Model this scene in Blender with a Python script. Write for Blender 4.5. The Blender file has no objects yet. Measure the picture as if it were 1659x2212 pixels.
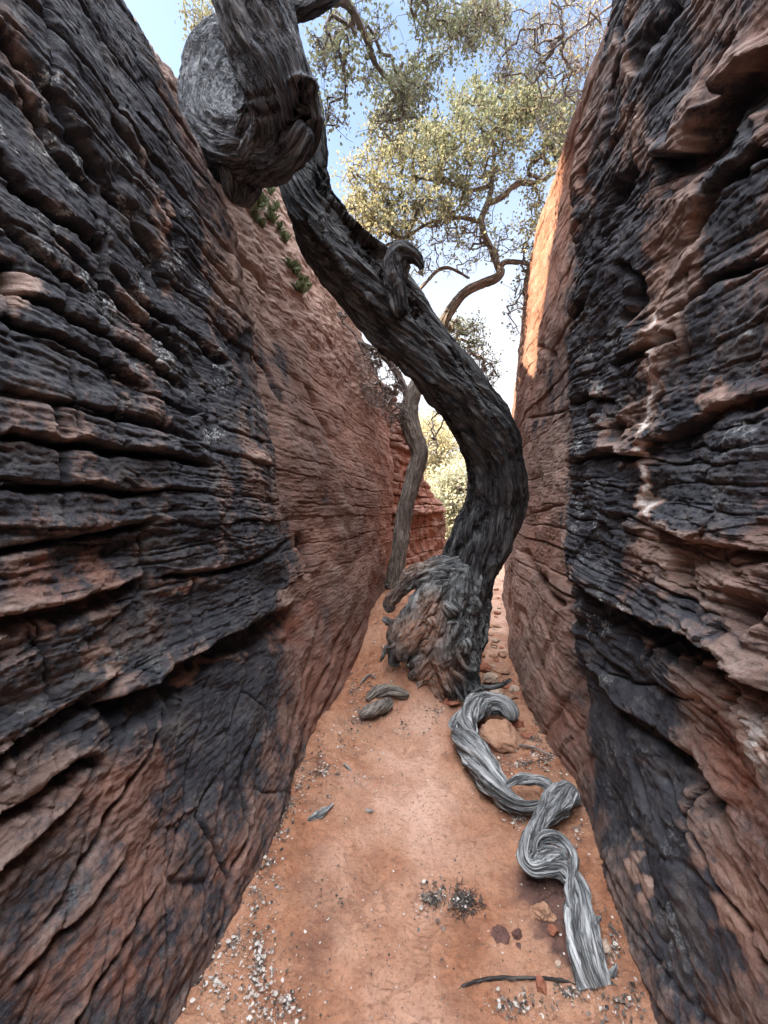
import bpy, math, random
import numpy as np
from mathutils import Vector
R = math.radians
C = bpy.context.scene.collection
F = 830.0; CX = 829.5; CY = 1106.0; CH = 1.5; DIR = 0.17   # pinhole of the photograph (1659 x 2212 grid), eye height, canyon bearing

# ---------------------------------------------------------------- camera, world, sun, exposure
cam_d = bpy.data.cameras.new('camera'); cam = bpy.data.objects.new('camera', cam_d); C.objects.link(cam)
cam.location = (0, 0, CH); cam.rotation_euler = (R(90), 0, 0)
cam_d.sensor_fit = 'VERTICAL'; cam_d.sensor_height = 36; cam_d.lens = 36 * F / 2212
cam_d.clip_start = 0.02; cam_d.clip_end = 3000
bpy.context.scene.camera = cam
SUN_EL = R(33); SUN_AZ = R(-104)            # azimuth from +Y, negative = to the left
sdir = Vector((math.sin(SUN_AZ)*math.cos(SUN_EL), math.cos(SUN_AZ)*math.cos(SUN_EL), math.sin(SUN_EL)))
w = bpy.data.worlds.new('World'); bpy.context.scene.world = w; w.use_nodes = True
nt = w.node_tree; bg = nt.nodes['Background']
sky = nt.nodes.new('ShaderNodeTexSky'); sky.sky_type = 'NISHITA'; sky.sun_disc = False
sky.sun_elevation = SUN_EL; sky.sun_rotation = SUN_AZ; sky.dust_density = 1.6
# clear sky ahead, unseen bright cloud added overhead to light the canyon floor
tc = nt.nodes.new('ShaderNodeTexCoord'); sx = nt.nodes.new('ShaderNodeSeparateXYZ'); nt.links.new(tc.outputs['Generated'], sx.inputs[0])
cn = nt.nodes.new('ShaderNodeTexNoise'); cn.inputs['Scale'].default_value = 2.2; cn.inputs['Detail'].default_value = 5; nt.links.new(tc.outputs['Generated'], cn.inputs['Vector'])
def wm(op, a, b):
    x = nt.nodes.new('ShaderNodeMath'); x.operation = op
    for v, k in ((a, 0), (b, 1)):
        if hasattr(v, 'links'): nt.links.new(v, x.inputs[k])
        else: x.inputs[k].default_value = v
    return x.outputs[0]
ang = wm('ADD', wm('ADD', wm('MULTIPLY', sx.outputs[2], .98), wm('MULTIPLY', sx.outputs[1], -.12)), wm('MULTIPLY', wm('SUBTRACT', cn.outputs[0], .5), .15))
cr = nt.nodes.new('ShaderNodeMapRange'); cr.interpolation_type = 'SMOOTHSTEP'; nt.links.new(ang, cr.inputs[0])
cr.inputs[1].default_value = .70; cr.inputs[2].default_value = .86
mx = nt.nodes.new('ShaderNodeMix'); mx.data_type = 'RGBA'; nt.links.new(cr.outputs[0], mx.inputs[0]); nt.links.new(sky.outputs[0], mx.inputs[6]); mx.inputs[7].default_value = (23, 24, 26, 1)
hz = nt.nodes.new('ShaderNodeMapRange'); hz.interpolation_type = 'SMOOTHSTEP'; nt.links.new(sx.outputs[2], hz.inputs[0])
hz.inputs[1].default_value = .30; hz.inputs[2].default_value = .72; hz.inputs[3].default_value = .96; hz.inputs[4].default_value = 0.12
m2 = nt.nodes.new('ShaderNodeMix'); m2.data_type = 'RGBA'; nt.links.new(hz.outputs[0], m2.inputs[0]); nt.links.new(sky.outputs[0], m2.inputs[6]); m2.inputs[7].default_value = (2.3, 2.3, 2.34, 1)
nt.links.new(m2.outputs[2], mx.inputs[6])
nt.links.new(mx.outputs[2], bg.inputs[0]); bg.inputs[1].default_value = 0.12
sl = bpy.data.lights.new('sun', 'SUN'); sl.energy = 5.0; sl.angle = R(0.5); sl.color = (1, .81, .58)
so = bpy.data.objects.new('sun', sl); C.objects.link(so); so.rotation_euler = sdir.to_track_quat('Z', 'Y').to_euler()
vs = bpy.context.scene.view_settings
vs.view_transform = 'Standard'; vs.look = 'None'; vs.gamma = 1; vs.exposure = 2.2

# ---------------------------------------------------------------- numpy noise
rs = np.random.RandomState(7)
PERM = np.tile(rs.permutation(256), 3).astype(np.int32)
GR = rs.normal(size=(256, 3)); GR /= np.linalg.norm(GR, axis=1)[:, None]; GR = (GR*1.5).astype(np.float32)
def pn(x, y, z=0.0, seed=0):
    x = np.asarray(x, np.float32); y = np.asarray(y, np.float32); z = np.asarray(z, np.float32) + np.float32(seed*17.31)
    x, y, z = np.broadcast_arrays(x, y, z)
    xi = np.floor(x).astype(np.int32); yi = np.floor(y).astype(np.int32); zi = np.floor(z).astype(np.int32)
    xf = x-xi; yf = y-yi; zf = z-zi; xi &= 255; yi &= 255; zi &= 255
    u = xf*xf*xf*(xf*(xf*6-15)+10); v = yf*yf*yf*(yf*(yf*6-15)+10); s = zf*zf*zf*(zf*(zf*6-15)+10)
    out = 0
    for dx in (0, 1):
        wx = u if dx else 1-u
        a = PERM[xi+dx]
        for dy in (0, 1):
            wy = wx*(v if dy else 1-v)
            b = PERM[(a+yi+dy)]
            for dz in (0, 1):
                g = GR[PERM[(b+zi+dz)] & 255]
                out = out + wy*(s if dz else 1-s)*(g[..., 0]*(xf-dx)+g[..., 1]*(yf-dy)+g[..., 2]*(zf-dz))
    return out
def fbm(x, y, z=0.0, o=4, seed=0, g=.5):
    t = 0; a = 1; f = 1
    for k in range(o):
        t = t + a*pn(x*f, y*f, z*f, seed+k*3); a *= g; f *= 2.03
    return t
def ridge(x, y, z=0.0, o=3, seed=0):
    t = 0; a = 1; f = 1
    for k in range(o):
        t = t + a*(1-np.abs(pn(x*f, y*f, z*f, seed+k*5))*2.2); a *= .5; f *= 2.1
    return t
def sstep(a, b, x):
    t = np.clip((x-a)/(b-a), 0, 1); return t*t*(3-2*t)
def hsh(i, k=0):
    return np.modf(np.abs(np.sin(np.asarray(i, np.float64)*12.9898 + k*78.233+.5)*43758.5453))[0]

# ---------------------------------------------------------------- pixel <-> world
def P(px, py, Y): return ((px-CX)/F*Y, Y, CH-(py-CY)/F*Y)
def G(px, py, z=0.0):
    Y = F*(CH-z)/(py-CY); return ((px-CX)/F*Y, Y, z)
def proj(V): return CX+F*V[..., 0]/np.maximum(V[..., 1], .05), CY-F*(V[..., 2]-CH)/np.maximum(V[..., 1], .05)

# ---------------------------------------------------------------- object helpers
def link(name, me, parent=None, mat=None):
    o = bpy.data.objects.new(name, me); C.objects.link(o)
    if mat is not None: me.materials.append(mat)
    if parent is not None: o.parent = parent; o.matrix_parent_inverse = parent.matrix_world.inverted()
    return o
def tag(o, label=None, cat=None, group=None, kind=None):
    if label: o['label'] = label
    if cat: o['category'] = cat
    if group: o['group'] = group
    if kind: o['kind'] = kind
    return o
def thing(name, loc, label, cat, group=None, kind=None):
    o = bpy.data.objects.new(name, None); C.objects.link(o); o.location = loc; o.empty_display_size = .1
    bpy.context.view_layer.update()
    return tag(o, label, cat, group, kind)
def mesh(name, V, Fq, attrs=None, smooth=True):
    V = np.ascontiguousarray(np.asarray(V, np.float32).reshape(-1, 3)); Fq = np.asarray(Fq, np.int32)
    n = Fq.shape[1]; me = bpy.data.meshes.new(name)
    me.vertices.add(len(V)); me.vertices.foreach_set('co', V.ravel())
    me.loops.add(Fq.size); me.loops.foreach_set('vertex_index', Fq.ravel())
    me.polygons.add(len(Fq)); me.polygons.foreach_set('loop_start', np.arange(0, Fq.size, n, dtype=np.int32))
    me.polygons.foreach_set('loop_total', np.full(len(Fq), n, np.int32))
    me.polygons.foreach_set('use_smooth', np.full(len(Fq), smooth))
    for k, a in (attrs or {}).items():
        a = np.asarray(a, np.float32)
        if a.ndim == 2 and a.shape[1] == 4: t = me.attributes.new(k, 'FLOAT_COLOR', 'POINT'); t.data.foreach_set('color', a.ravel())
        elif a.ndim == 2: t = me.attributes.new(k, 'FLOAT_VECTOR', 'POINT'); t.data.foreach_set('vector', a.ravel())
        else: t = me.attributes.new(k, 'FLOAT', 'POINT'); t.data.foreach_set('value', a.ravel())
    me.update(calc_edges=True); me.validate()
    return me
def grid_faces(nu, nv, flip=False):
    i = np.arange(nu-1)[:, None]*nv+np.arange(nv-1)[None]
    q = np.stack([i, i+nv, i+nv+1, i+1], -1).reshape(-1, 4)
    return q[:, ::-1] if flip else q
def normals(V):
    a = np.gradient(V, axis=0); b = np.gradient(V, axis=1); n = np.cross(a, b)
    return n/(np.linalg.norm(n, axis=-1, keepdims=True)+1e-9)

# ---------------------------------------------------------------- materials
class M:
    def __init__(s, name):
        s.m = bpy.data.materials.new(name); s.m.use_nodes = True; s.t = s.m.node_tree
        s.b = s.t.nodes['Principled BSDF']; s.b.inputs['Roughness'].default_value = .9
        s.b.inputs['Specular IOR Level'].default_value = .2
    def n(s, typ, **kw):
        x = s.t.nodes.new(typ)
        for k, v in kw.items():
            if k.startswith('i_'):
                x.inputs[k[2:].replace('_', ' ')].default_value = v
            else: setattr(x, k, v)
        return x
    def l(s, a, b): s.t.links.new(a, b)
    def attr(s, name): return s.n('ShaderNodeAttribute', attribute_name=name)
    def obj(s): return s.n('ShaderNodeTexCoord').outputs['Object']
    def scale(s, v, sc, rot=(0, 0, 0)):
        x = s.n('ShaderNodeMapping'); x.inputs['Scale'].default_value = sc; x.inputs['Rotation'].default_value = rot; s.l(v, x.inputs[0]); return x.outputs[0]
    def noise(s, v, sc=1, d=4, r=.55, dist=0):
        x = s.n('ShaderNodeTexNoise'); x.inputs['Scale'].default_value = sc; x.inputs['Detail'].default_value = d
        x.inputs['Roughness'].default_value = r; x.inputs['Distortion'].default_value = dist; s.l(v, x.inputs['Vector']); return x.outputs[0]
    def ramp(s, f, stops, interp='LINEAR'):
        x = s.n('ShaderNodeValToRGB'); x.color_ramp.interpolation = interp; e = x.color_ramp.elements
        while len(e) < len(stops): e.new(.5)
        for k, (p, c) in enumerate(stops):
            e[k].position = p; e[k].color = (c, c, c, 1) if isinstance(c, (int, float)) else (*c, 1)
        s.l(f, x.inputs[0]); return x.outputs[0]
    def mix(s, f, a, b, mode='MIX'):
        x = s.n('ShaderNodeMix', data_type='RGBA', blend_type=mode)
        for v, k in ((f, 0), (a, 6), (b, 7)):
            if hasattr(v, 'is_linked') or hasattr(v, 'links'): s.l(v, x.inputs[k])
            else: x.inputs[k].default_value = v if isinstance(v, (int, float)) else (*v, 1)
        return x.outputs[2]
    def math(s, op, a, b=0.0, clamp=False):
        x = s.n('ShaderNodeMath', operation=op, use_clamp=clamp)
        for v, k in ((a, 0), (b, 1)):
            if hasattr(v, 'links'): s.l(v, x.inputs[k])
            else: x.inputs[k].default_value = v
        return x.outputs[0]
    def bump(s, h, strength, dist, prev=None):
        x = s.n('ShaderNodeBump'); x.inputs['Strength'].default_value = strength; x.inputs['Distance'].default_value = dist
        s.l(h, x.inputs['Height'])
        if prev is not None: s.l(prev, x.inputs['Normal'])
        return x.outputs[0]
    def done(s, col, nrm=None):
        if hasattr(col, 'links'): s.l(col, s.b.inputs['Base Color'])
        else: s.b.inputs['Base Color'].default_value = (*col, 1)
        if nrm is not None: s.l(nrm, s.b.inputs['Normal'])
        return s.m
def rock_material():
    m = M('sandstone'); o = m.obj(); a = m.attr('mask'); sep = m.n('ShaderNodeSeparateColor'); m.l(a.outputs['Color'], sep.inputs[0])
    varn, pale, lich = sep.outputs[0], sep.outputs[1], sep.outputs[2]; red = a.outputs['Alpha']
    lam = m.noise(m.scale(o, (.6, .6, 22)), 1, 5, .65, .3)
    big = m.noise(o, 2.2, 5, .6); fine = m.noise(o, 45, 5, .7); mid = m.noise(o, 11, 5, .65)
    c = m.ramp(lam, [(.3, (.075, .038, .029)), (.48, (.15, .083, .064)), (.62, (.21, .125, .098)), (.75, (.12, .06, .045))])
    c = m.mix(m.ramp(big, [(.38, 0.), (.66, .75)]), c, (.125, .096, .082))
    c = m.mix(red, c, m.ramp(mid, [(.3, (.15, .052, .031)), (.7, (.30, .118, .07))]))
    c = m.mix(pale, c, m.ramp(mid, [(.3, (.30, .18, .135)), (.7, (.46, .31, .24))]))
    c = m.mix(m.math('MULTIPLY', m.math('SUBTRACT', pale, .85), 3.5, True), c, (.60, .53, .48))
    c = m.mix(m.math('MULTIPLY', m.ramp(mid, [(.35, 0.), (.65, .7)]), .55), c, m.mix(.5, c, (.07, .055, .05)))
    # dark desert varnish with its own ragged streak shapes
    vn = m.noise(m.scale(o, (3, 3, 1.1)), 1.6, 6, .68)
    v = m.math('ADD', m.math('MULTIPLY', m.math('SUBTRACT', vn, .5), 2.6), varn)
    v = m.math('ADD', v, m.math('MULTIPLY', m.math('SUBTRACT', fine, .5), 1.1))
    we = m.math('MULTIPLY', m.attr('wear').outputs['Fac'], m.ramp(m.noise(o, 14, 4, .7), [(.35, .25), (.65, 1.)])); v = m.math('SUBTRACT', v, m.math('MULTIPLY', we, .30)); v = m.math('ADD', v, m.math('MULTIPLY', m.math('SUBTRACT', lam, .5), .9))
    v = m.ramp(v, [(.30, 0.), (.72, .94)])
    c = m.mix(m.math('MULTIPLY', we, .38), c, (.27, .20, .17))
    vc = m.ramp(m.noise(o, 6, 6, .7), [(.32, (.014, .017, .024)), (.52, (.034, .037, .044)), (.68, (.080, .072, .068))])
    c = m.mix(v, c, vc)
    # lichen specks
    vo = m.n('ShaderNodeTexVoronoi'); vo.inputs['Scale'].default_value = 38; m.l(o, vo.inputs['Vector'])
    ls = m.math('MULTIPLY', m.ramp(m.noise(o, 9, 5, .75), [(.55, 0.), (.62, 1.)]), m.ramp(m.noise(o, 80, 4, .75), [(.47, 0.), (.55, 1.)]))
    ls = m.math('MULTIPLY', ls, lich, True)
    c = m.mix(ls, c, (.30, .31, .30))
    c = m.mix(m.math('MULTIPLY', m.ramp(fine, [(.3, 1.), (.5, 0.)]), .45), c, m.mix(.6, c, (.02, .015, .012)))
    h = m.math('ADD', m.math('MULTIPLY', m.noise(m.scale(o, (4, 4, 70)), 1, 5, .7, .4), .7), m.math('MULTIPLY', fine, .7))
    n1 = m.bump(mid, .55, .03); n2 = m.bump(h, .65, .010, n1)
    n3 = m.bump(m.noise(o, 160, 3, .7), .4, .003, n2)
    return m.done(c, n3)
MAT_ROCK = rock_material()
def sand_material():
    m = M('red_sand'); o = m.obj(); a = m.attr('mask'); sep = m.n('ShaderNodeSeparateColor'); m.l(a.outputs['Color'], sep.inputs[0])
    big = m.noise(o, 2.6, 5, .65); mid = m.noise(o, 14, 5, .6); fine = m.noise(o, 90, 5, .75)
    c = m.ramp(mid, [(.3, (.22, .088, .046)), (.55, (.34, .15, .08)), (.75, (.41, .205, .122))])
    c = m.mix(m.ramp(big, [(.45, 0.), (.62, .7)]), c, (.44, .25, .16))
    c = m.mix(m.ramp(m.noise(o, 5.5, 6, .7), [(.38, .6), (.52, 0.)]), c, (.20, .088, .05)); c = m.mix(sep.outputs[1], c, (.56, .35, .255))
    c = m.mix(m.ramp(fine, [(.32, .6), (.5, 0.)]), c, (.13, .06, .04)); c = m.mix(m.ramp(m.noise(m.scale(o, (26, 60, 30)), 1, 5, .7), [(.36, .55), (.44, 0.)]), c, (.16, .07, .042))
    c = m.mix(m.math('MULTIPLY', sep.outputs[0], m.ramp(m.noise(o, 20, 4, .6), [(.3, .8), (.7, 1.)])), c, (.085, .045, .038))
    c = m.mix(m.math('MULTIPLY', m.ramp(m.noise(o, 210, 2, .6), [(.66, 0.), (.71, 1.)]), .6), c, (.42, .36, .31))
    n = m.bump(m.noise(o, 22, 4, .6), .5, .02); n = m.bump(m.noise(m.scale(o, (34, 48, 30)), 1, 6, .75), .8, .012, n); n = m.bump(fine, .6, .005, n); n = m.bump(m.noise(o, 300, 2, .7), .6, .002, n)
    return m.done(c, n)
MAT_SAND = sand_material()
def bark_material(name, cols, crack, bumpd=.012, fib=9., warm=None):
    m = M(name); a = m.attr('bark'); v = a.outputs['Vector']; o = m.obj()
    s1 = m.noise(v, fib*3.2, 6, .7, .35); s2 = m.noise(v, fib, 5, .65, .5); fl = m.noise(o, 30, 4, .7)
    c = m.ramp(s1, [(.32, cols[0]), (.5, cols[1]), (.68, cols[2])])
    k1 = m.math('ABSOLUTE', m.math('SUBTRACT', s2, .5)); k2 = m.math('ABSOLUTE', m.math('SUBTRACT', m.noise(v, fib*2.1, 4, .6, .8), .5))
    c = m.mix(m.ramp(k1, [(.0, .95), (.045, 0.)]), c, crack); c = m.mix(m.ramp(k2, [(.0, .8), (.03, 0.)]), c, crack)
    c = m.mix(m.ramp(m.noise(o, 3, 4, .6), [(.4, 0.), (.7, .45)]), c, cols[0])
    if warm: 
        wt = m.attr('warm'); c = m.mix(m.math('MULTIPLY', wt.outputs['Fac'], m.ramp(fl, [(.35, .3), (.6, 1.)])), c, warm)
    n = m.bump(m.ramp(k1, [(.0, 0.), (.07, 1.)]), .8, bumpd, None); n = m.bump(m.ramp(k2, [(.0, 0.), (.05, 1.)]), .7, bumpd*.6, n); n = m.bump(s1, .8, bumpd*.5, n); n = m.bump(fl, .35, .005, n)
    return m.done(c, n)
MAT_BARK = bark_material('old_juniper_bark', [(.032, .032, .035), (.074, .073, .073), (.165, .16, .15)], (.009, .009, .011), .014, 9)
MAT_BURL = bark_material('flaky_burl_bark', [(.043, .046, .052), (.10, .104, .112), (.22, .222, .222)], (.009, .009, .011), .014, 12)
MAT_ROOT = bark_material('gnarled_root_wood', [(.065, .067, .068), (.155, .157, .152), (.33, .33, .315)], (.014, .014, .014), .012, 11, (.42, .20, .11))
MAT_SLIM = bark_material('slender_grey_bark', [(.11, .092, .078), (.23, .195, .165), (.40, .35, .30)], (.05, .042, .036), .006, 22)
MAT_DRIFT = bark_material('weathered_silver_wood', [(.11, .112, .113), (.30, .30, .295), (.64, .63, .61)], (.02, .02, .021), .007, 26)
MAT_TWIG2 = bark_material('dark_dead_twigs', [(.03, .026, .024), (.075, .063, .055), (.17, .145, .125)], (.015, .012, .012), .001, 20)
MAT_TWIG = bark_material('thin_twig_bark', [(.15, .13, .12), (.28, .245, .22), (.40, .36, .32)], (.06, .05, .05), .001, 20)

# ---------------------------------------------------------------- canyon walls
def col_spacing(y0, y1, dens, extra):
    ys = np.linspace(y0, y1, 20000); cum = np.cumsum(dens(ys)); cum -= cum[0]
    n = int(cum[-1]*(ys[1]-ys[0])); return np.interp(np.linspace(0, cum[-1], n), cum, ys)
def stations(Ys, tab):
    """tab: [(Y, [(z,c)...9 knots])]; returns smooth z,c knot curves at Ys"""
    yk = np.array([t[0] for t in tab]); Z = np.array([[k[0] for k in t[1]] for t in tab]); Cc = np.array([[k[1] for k in t[1]] for t in tab])
    zz = np.stack([np.interp(Ys, yk, Z[:, j]) for j in range(Z.shape[1])], 1)
    cc = np.stack([np.interp(Ys, yk, Cc[:, j]) for j in range(Z.shape[1])], 1)
    return zz, cc
LEFT = [
 (-4, [(-.15,.72),(.5,.86),(1.0,.97),(1.6,1.0),(2.4,1.10),(3.1,1.25),(3.6,1.42),(3.9,1.7),(4.0,2.2)]),
 (1.3, [(-.15,.72),(.5,.86),(1.0,.97),(1.6,1.0),(2.4,1.10),(3.1,1.23),(3.6,1.36),(3.95,1.6),(4.05,2.1)]),
 (1.7, [(-.15,.76),(.5,.88),(1.0,.97),(1.6,1.0),(2.4,1.12),(3.0,1.22),(3.5,1.34),(3.78,1.5),(3.9,1.9)]),
 (2.05,[(-.15,.80),(.5,.90),(1.0,.97),(1.6,1.0),(2.4,1.12),(2.9,1.20),(3.3,1.30),(3.58,1.48),(3.65,1.8)]),
 (2.3, [(-.15,.82),(.5,.92),(1.0,.98),(1.6,1.02),(2.2,1.12),(2.7,1.20),(3.1,1.30),(3.38,1.47),(3.5,1.7)]),
 (2.42,[(-.15,.83),(.5,.93),(1.0,1.0),(1.6,1.07),(2.5,1.28),(3.4,1.56),(4.2,1.85),(4.75,2.1),(4.9,2.6)]),
 (3.1, [(-.15,.83),(.5,.92),(1.0,.98),(1.6,1.05),(2.6,1.27),(3.5,1.52),(4.4,1.86),(4.95,2.15),(5.1,2.7)]),
 (4.0, [(-.15,.80),(.5,.88),(1.0,.94),(1.6,1.00),(2.6,1.18),(3.6,1.38),(4.6,1.66),(5.3,1.95),(5.6,2.5)]),
 (5.2, [(-.15,.84),(.5,.88),(1.0,.90),(1.6,.94),(2.6,1.06),(3.5,1.22),(4.3,1.44),(4.8,1.7),(5.0,2.2)]),
 (6.1, [(-.15,.92),(.5,.92),(1.0,.90),(1.6,.90),(2.4,.95),(3.1,1.05),(3.8,1.2),(4.2,1.42),(4.4,2.0)]),
 (6.4, [(-.15,1.0),(.5,1.0),(1.0,1.0),(1.6,1.0),(2.4,1.0),(3.0,1.05),(3.6,1.15),(3.95,1.35),(4.1,2.0)]),
 (6.7, [(-.15,.84),(.5,.84),(1.0,.84),(1.6,.85),(2.2,.87),(2.8,.90),(3.4,.98),(3.7,1.15),(3.8,2.0)]),
 (7.6, [(-.15,.62),(.5,.62),(1.0,.62),(1.5,.63),(2.0,.65),(2.5,.70),(2.9,.80),(3.1,1.0),(3.2,2.0)]),
 (8.6, [(-.15,.32),(.3,.32),(.7,.32),(1.2,.33),(1.6,.36),(1.9,.42),(2.2,.55),(2.35,.8),(2.4,2.0)]),
 (9.4, [(-.15,.05),(.3,.05),(.6,.05),(.9,.06),(1.2,.08),(1.4,.12),(1.6,.25),(1.7,.6),(1.75,2.0)]),
 (9.8, [(-.15,.3),(.3,.4),(.5,.5),(.7,.6),(.9,.7),(1.0,.8),(1.1,1.),(1.15,1.4),(1.2,2.0)]),
 (11., [(-.15,1.2),(.2,1.5),(.4,1.7),(.6,2.),(.8,2.3),(.9,2.6),(1.,3.),(1.1,3.5),(1.2,4.0)]),
 (15., [(-.15,2.2),(.2,2.5),(.4,2.7),(.6,3.),(.8,3.3),(.9,3.6),(1.,4.),(1.1,4.5),(1.2,5.0)])]
RIGHT = [
 (-4, [(-.15,.56),(.6,.64),(1.2,.66),(1.6,.68),(2.4,.74),(3.3,.84),(4.4,1.0),(5.3,1.3),(5.5,1.9)]),
 (1.1, [(-.15,.57),(.6,.64),(1.2,.66),(1.6,.68),(2.4,.72),(3.2,.80),(4.2,.93),(5.1,1.2),(5.4,1.8)]),
 (1.6, [(-.15,.61),(.6,.64),(1.2,.63),(1.6,.65),(2.4,.68),(3.2,.74),(4.0,.84),(4.8,1.1),(5.1,1.7)]),
 (1.92,[(-.15,.63),(.6,.64),(1.2,.60),(1.6,.63),(2.4,.64),(3.2,.67),(3.75,.76),(4.4,.95),(4.7,1.4)]),
 (2.03,[(-.15,.62),(.6,.70),(1.2,.78),(1.6,.85),(2.4,.92),(3.2,.95),(4.0,.98),(4.7,1.08),(4.9,1.6)]),
 (3.0, [(-.15,.58),(.6,.66),(1.2,.75),(1.6,.82),(2.4,.88),(3.2,.91),(4.1,.95),(4.75,1.04),(4.95,1.6)]),
 (4.0, [(-.15,.60),(.6,.69),(1.2,.78),(1.6,.84),(2.4,.88),(3.2,.91),(4.1,.96),(4.75,1.05),(4.95,1.6)]),
 (5.0, [(-.15,.76),(.6,.80),(1.2,.85),(1.6,.88),(2.4,.90),(3.2,.93),(4.1,.98),(4.7,1.08),(4.9,1.6)]),
 (6.4, [(-.15,.93),(.6,.95),(1.2,.98),(1.6,1.0),(2.4,1.03),(3.2,1.08),(3.9,1.15),(4.4,1.3),(4.6,1.8)]),
 (7.5, [(-.15,1.1),(.6,1.12),(1.2,1.14),(1.6,1.15),(2.2,1.18),(2.8,1.22),(3.4,1.3),(3.8,1.45),(4.0,2.0)]),
 (10., [(-.15,1.5),(.6,1.52),(1.2,1.55),(1.6,1.6),(2.0,1.65),(2.5,1.7),(3.0,1.8),(3.3,2.0),(3.4,2.6)]),
 (15., [(-.15,2.3),(.6,2.35),(1.2,2.4),(1.6,2.5),(2.0,2.6),(2.5,2.7),(3.0,2.8),(3.2,3.2),(3.3,3.9)])]

def beds(z, Y, seed, tmin, tmax, jmin, jmax, amp, warp=.02):
    """stacked beds with rounded lips, undercut joints below each bed and vertical cracks"""
    r = np.random.RandomState(seed)
    zz = z + warp*fbm(Y*1.3, z*1.5, 0, 3, seed) + warp*.35*fbm(Y*7, z*7, 0, 2, seed+4)
    th = np.exp(r.uniform(math.log(tmin), math.log(tmax), 400)); zb = np.cumsum(th)-1.5
    i = np.clip(np.searchsorted(zb, zz)-1, 0, 398); t0 = zb[i]; hh = zb[i+1]-t0; t = np.clip((zz-t0)/hh, 0, 1); d0 = (zz-t0); d1 = zb[i+1]-zz
    js = r.uniform(jmin, jmax, 400)[i]; ph = r.uniform(0, 9, 400)[i]
    yy = (Y + .05*pn(Y*3, zz*3, 0, seed+1))/js + ph; k = np.floor(yy); f = yy-k
    dj = np.minimum(f, 1-f)*js
    off = (hsh(i*31+k*7, 1)-.5)*1.1 + (hsh(i, 2)-.5)*1.3 + .7*pn(Y*1.1, i*3.7, 0, seed+2)
    gv = np.clip(.45+1.3*pn(Y*1.3, i*5.3, 0, seed+3), 0, 1.2)*(.25+hsh(i, 8))
    lip = sstep(0, .018, d0)*(1-.55*t**1.6)*np.clip(gv*1.2, .1, 1.1)
    groove = -np.exp(-(np.minimum(d0, d1)/.009)**2)*1.4*gv
    jv = np.clip(hsh(i*3+k, 5)*1.6-.5, 0, 1)
    joint = -np.exp(-(dj/.010)**2)*1.5*jv
    return amp*(off*.55 + lip*.8 + groove + joint)
def polydist(px, py, pts):
    best = np.full(px.shape, 1e9, np.float32); tt = np.zeros(px.shape, np.float32)
    n = len(pts)-1
    for k in range(n):
        ax, ay = pts[k][:2]; bx, by = pts[k+1][:2]; dx, dy = bx-ax, by-ay; L = dx*dx+dy*dy
        t = np.clip(((px-ax)*dx+(py-ay)*dy)/L, 0, 1); d = np.hypot(px-ax-t*dx, py-ay-t*dy)
        sgn = np.sign((px-ax)*dy-(py-ay)*dx); m = d < np.abs(best); best = np.where(m, d*np.where(sgn == 0, 1, sgn), best); tt = np.where(m, (k+t)/n, tt)
    return best, tt
def facets(x, y, seed, jit=1.):
    """broken facets: every Voronoi cell is a tilted plane with its own offset"""
    xi = np.floor(x); yi = np.floor(y); bd = np.full(x.shape, 1e9, np.float32); val = np.zeros(x.shape, np.float32)
    H = np.random.RandomState(seed).uniform(0, 1, (5, 256)).astype(np.float32)
    for dx in (-1, 0, 1):
        for dy in (-1, 0, 1):
            cx = xi+dx; cy = yi+dy; k = PERM[(PERM[cx.astype(np.int32) & 255]+(cy.astype(np.int32) & 255)) & 511] & 255
            ex = x-cx-.5-(H[0][k]-.5)*jit; ey = y-cy-.5-(H[1][k]-.5)*jit; dd = ex*ex+ey*ey; m = dd < bd
            bd = np.where(m, dd, bd); val = np.where(m, ex*(H[2][k]-.5)*1.6+ey*(H[3][k]-.5)*1.6+(H[4][k]-.5)*.9, val)
    return val
def blobs(px, py, L):
    t = np.zeros(px.shape, np.float32)
    for cx, cy, rx, ry, rot, v in L:
        c, s = math.cos(R(rot)), math.sin(R(rot)); x = (px-cx)*c+(py-cy)*s; y = -(px-cx)*s+(py-cy)*c
        t = t+v*np.exp(-(((x/rx)**2+(y/ry)**2)**1.6))
    return t

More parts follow.
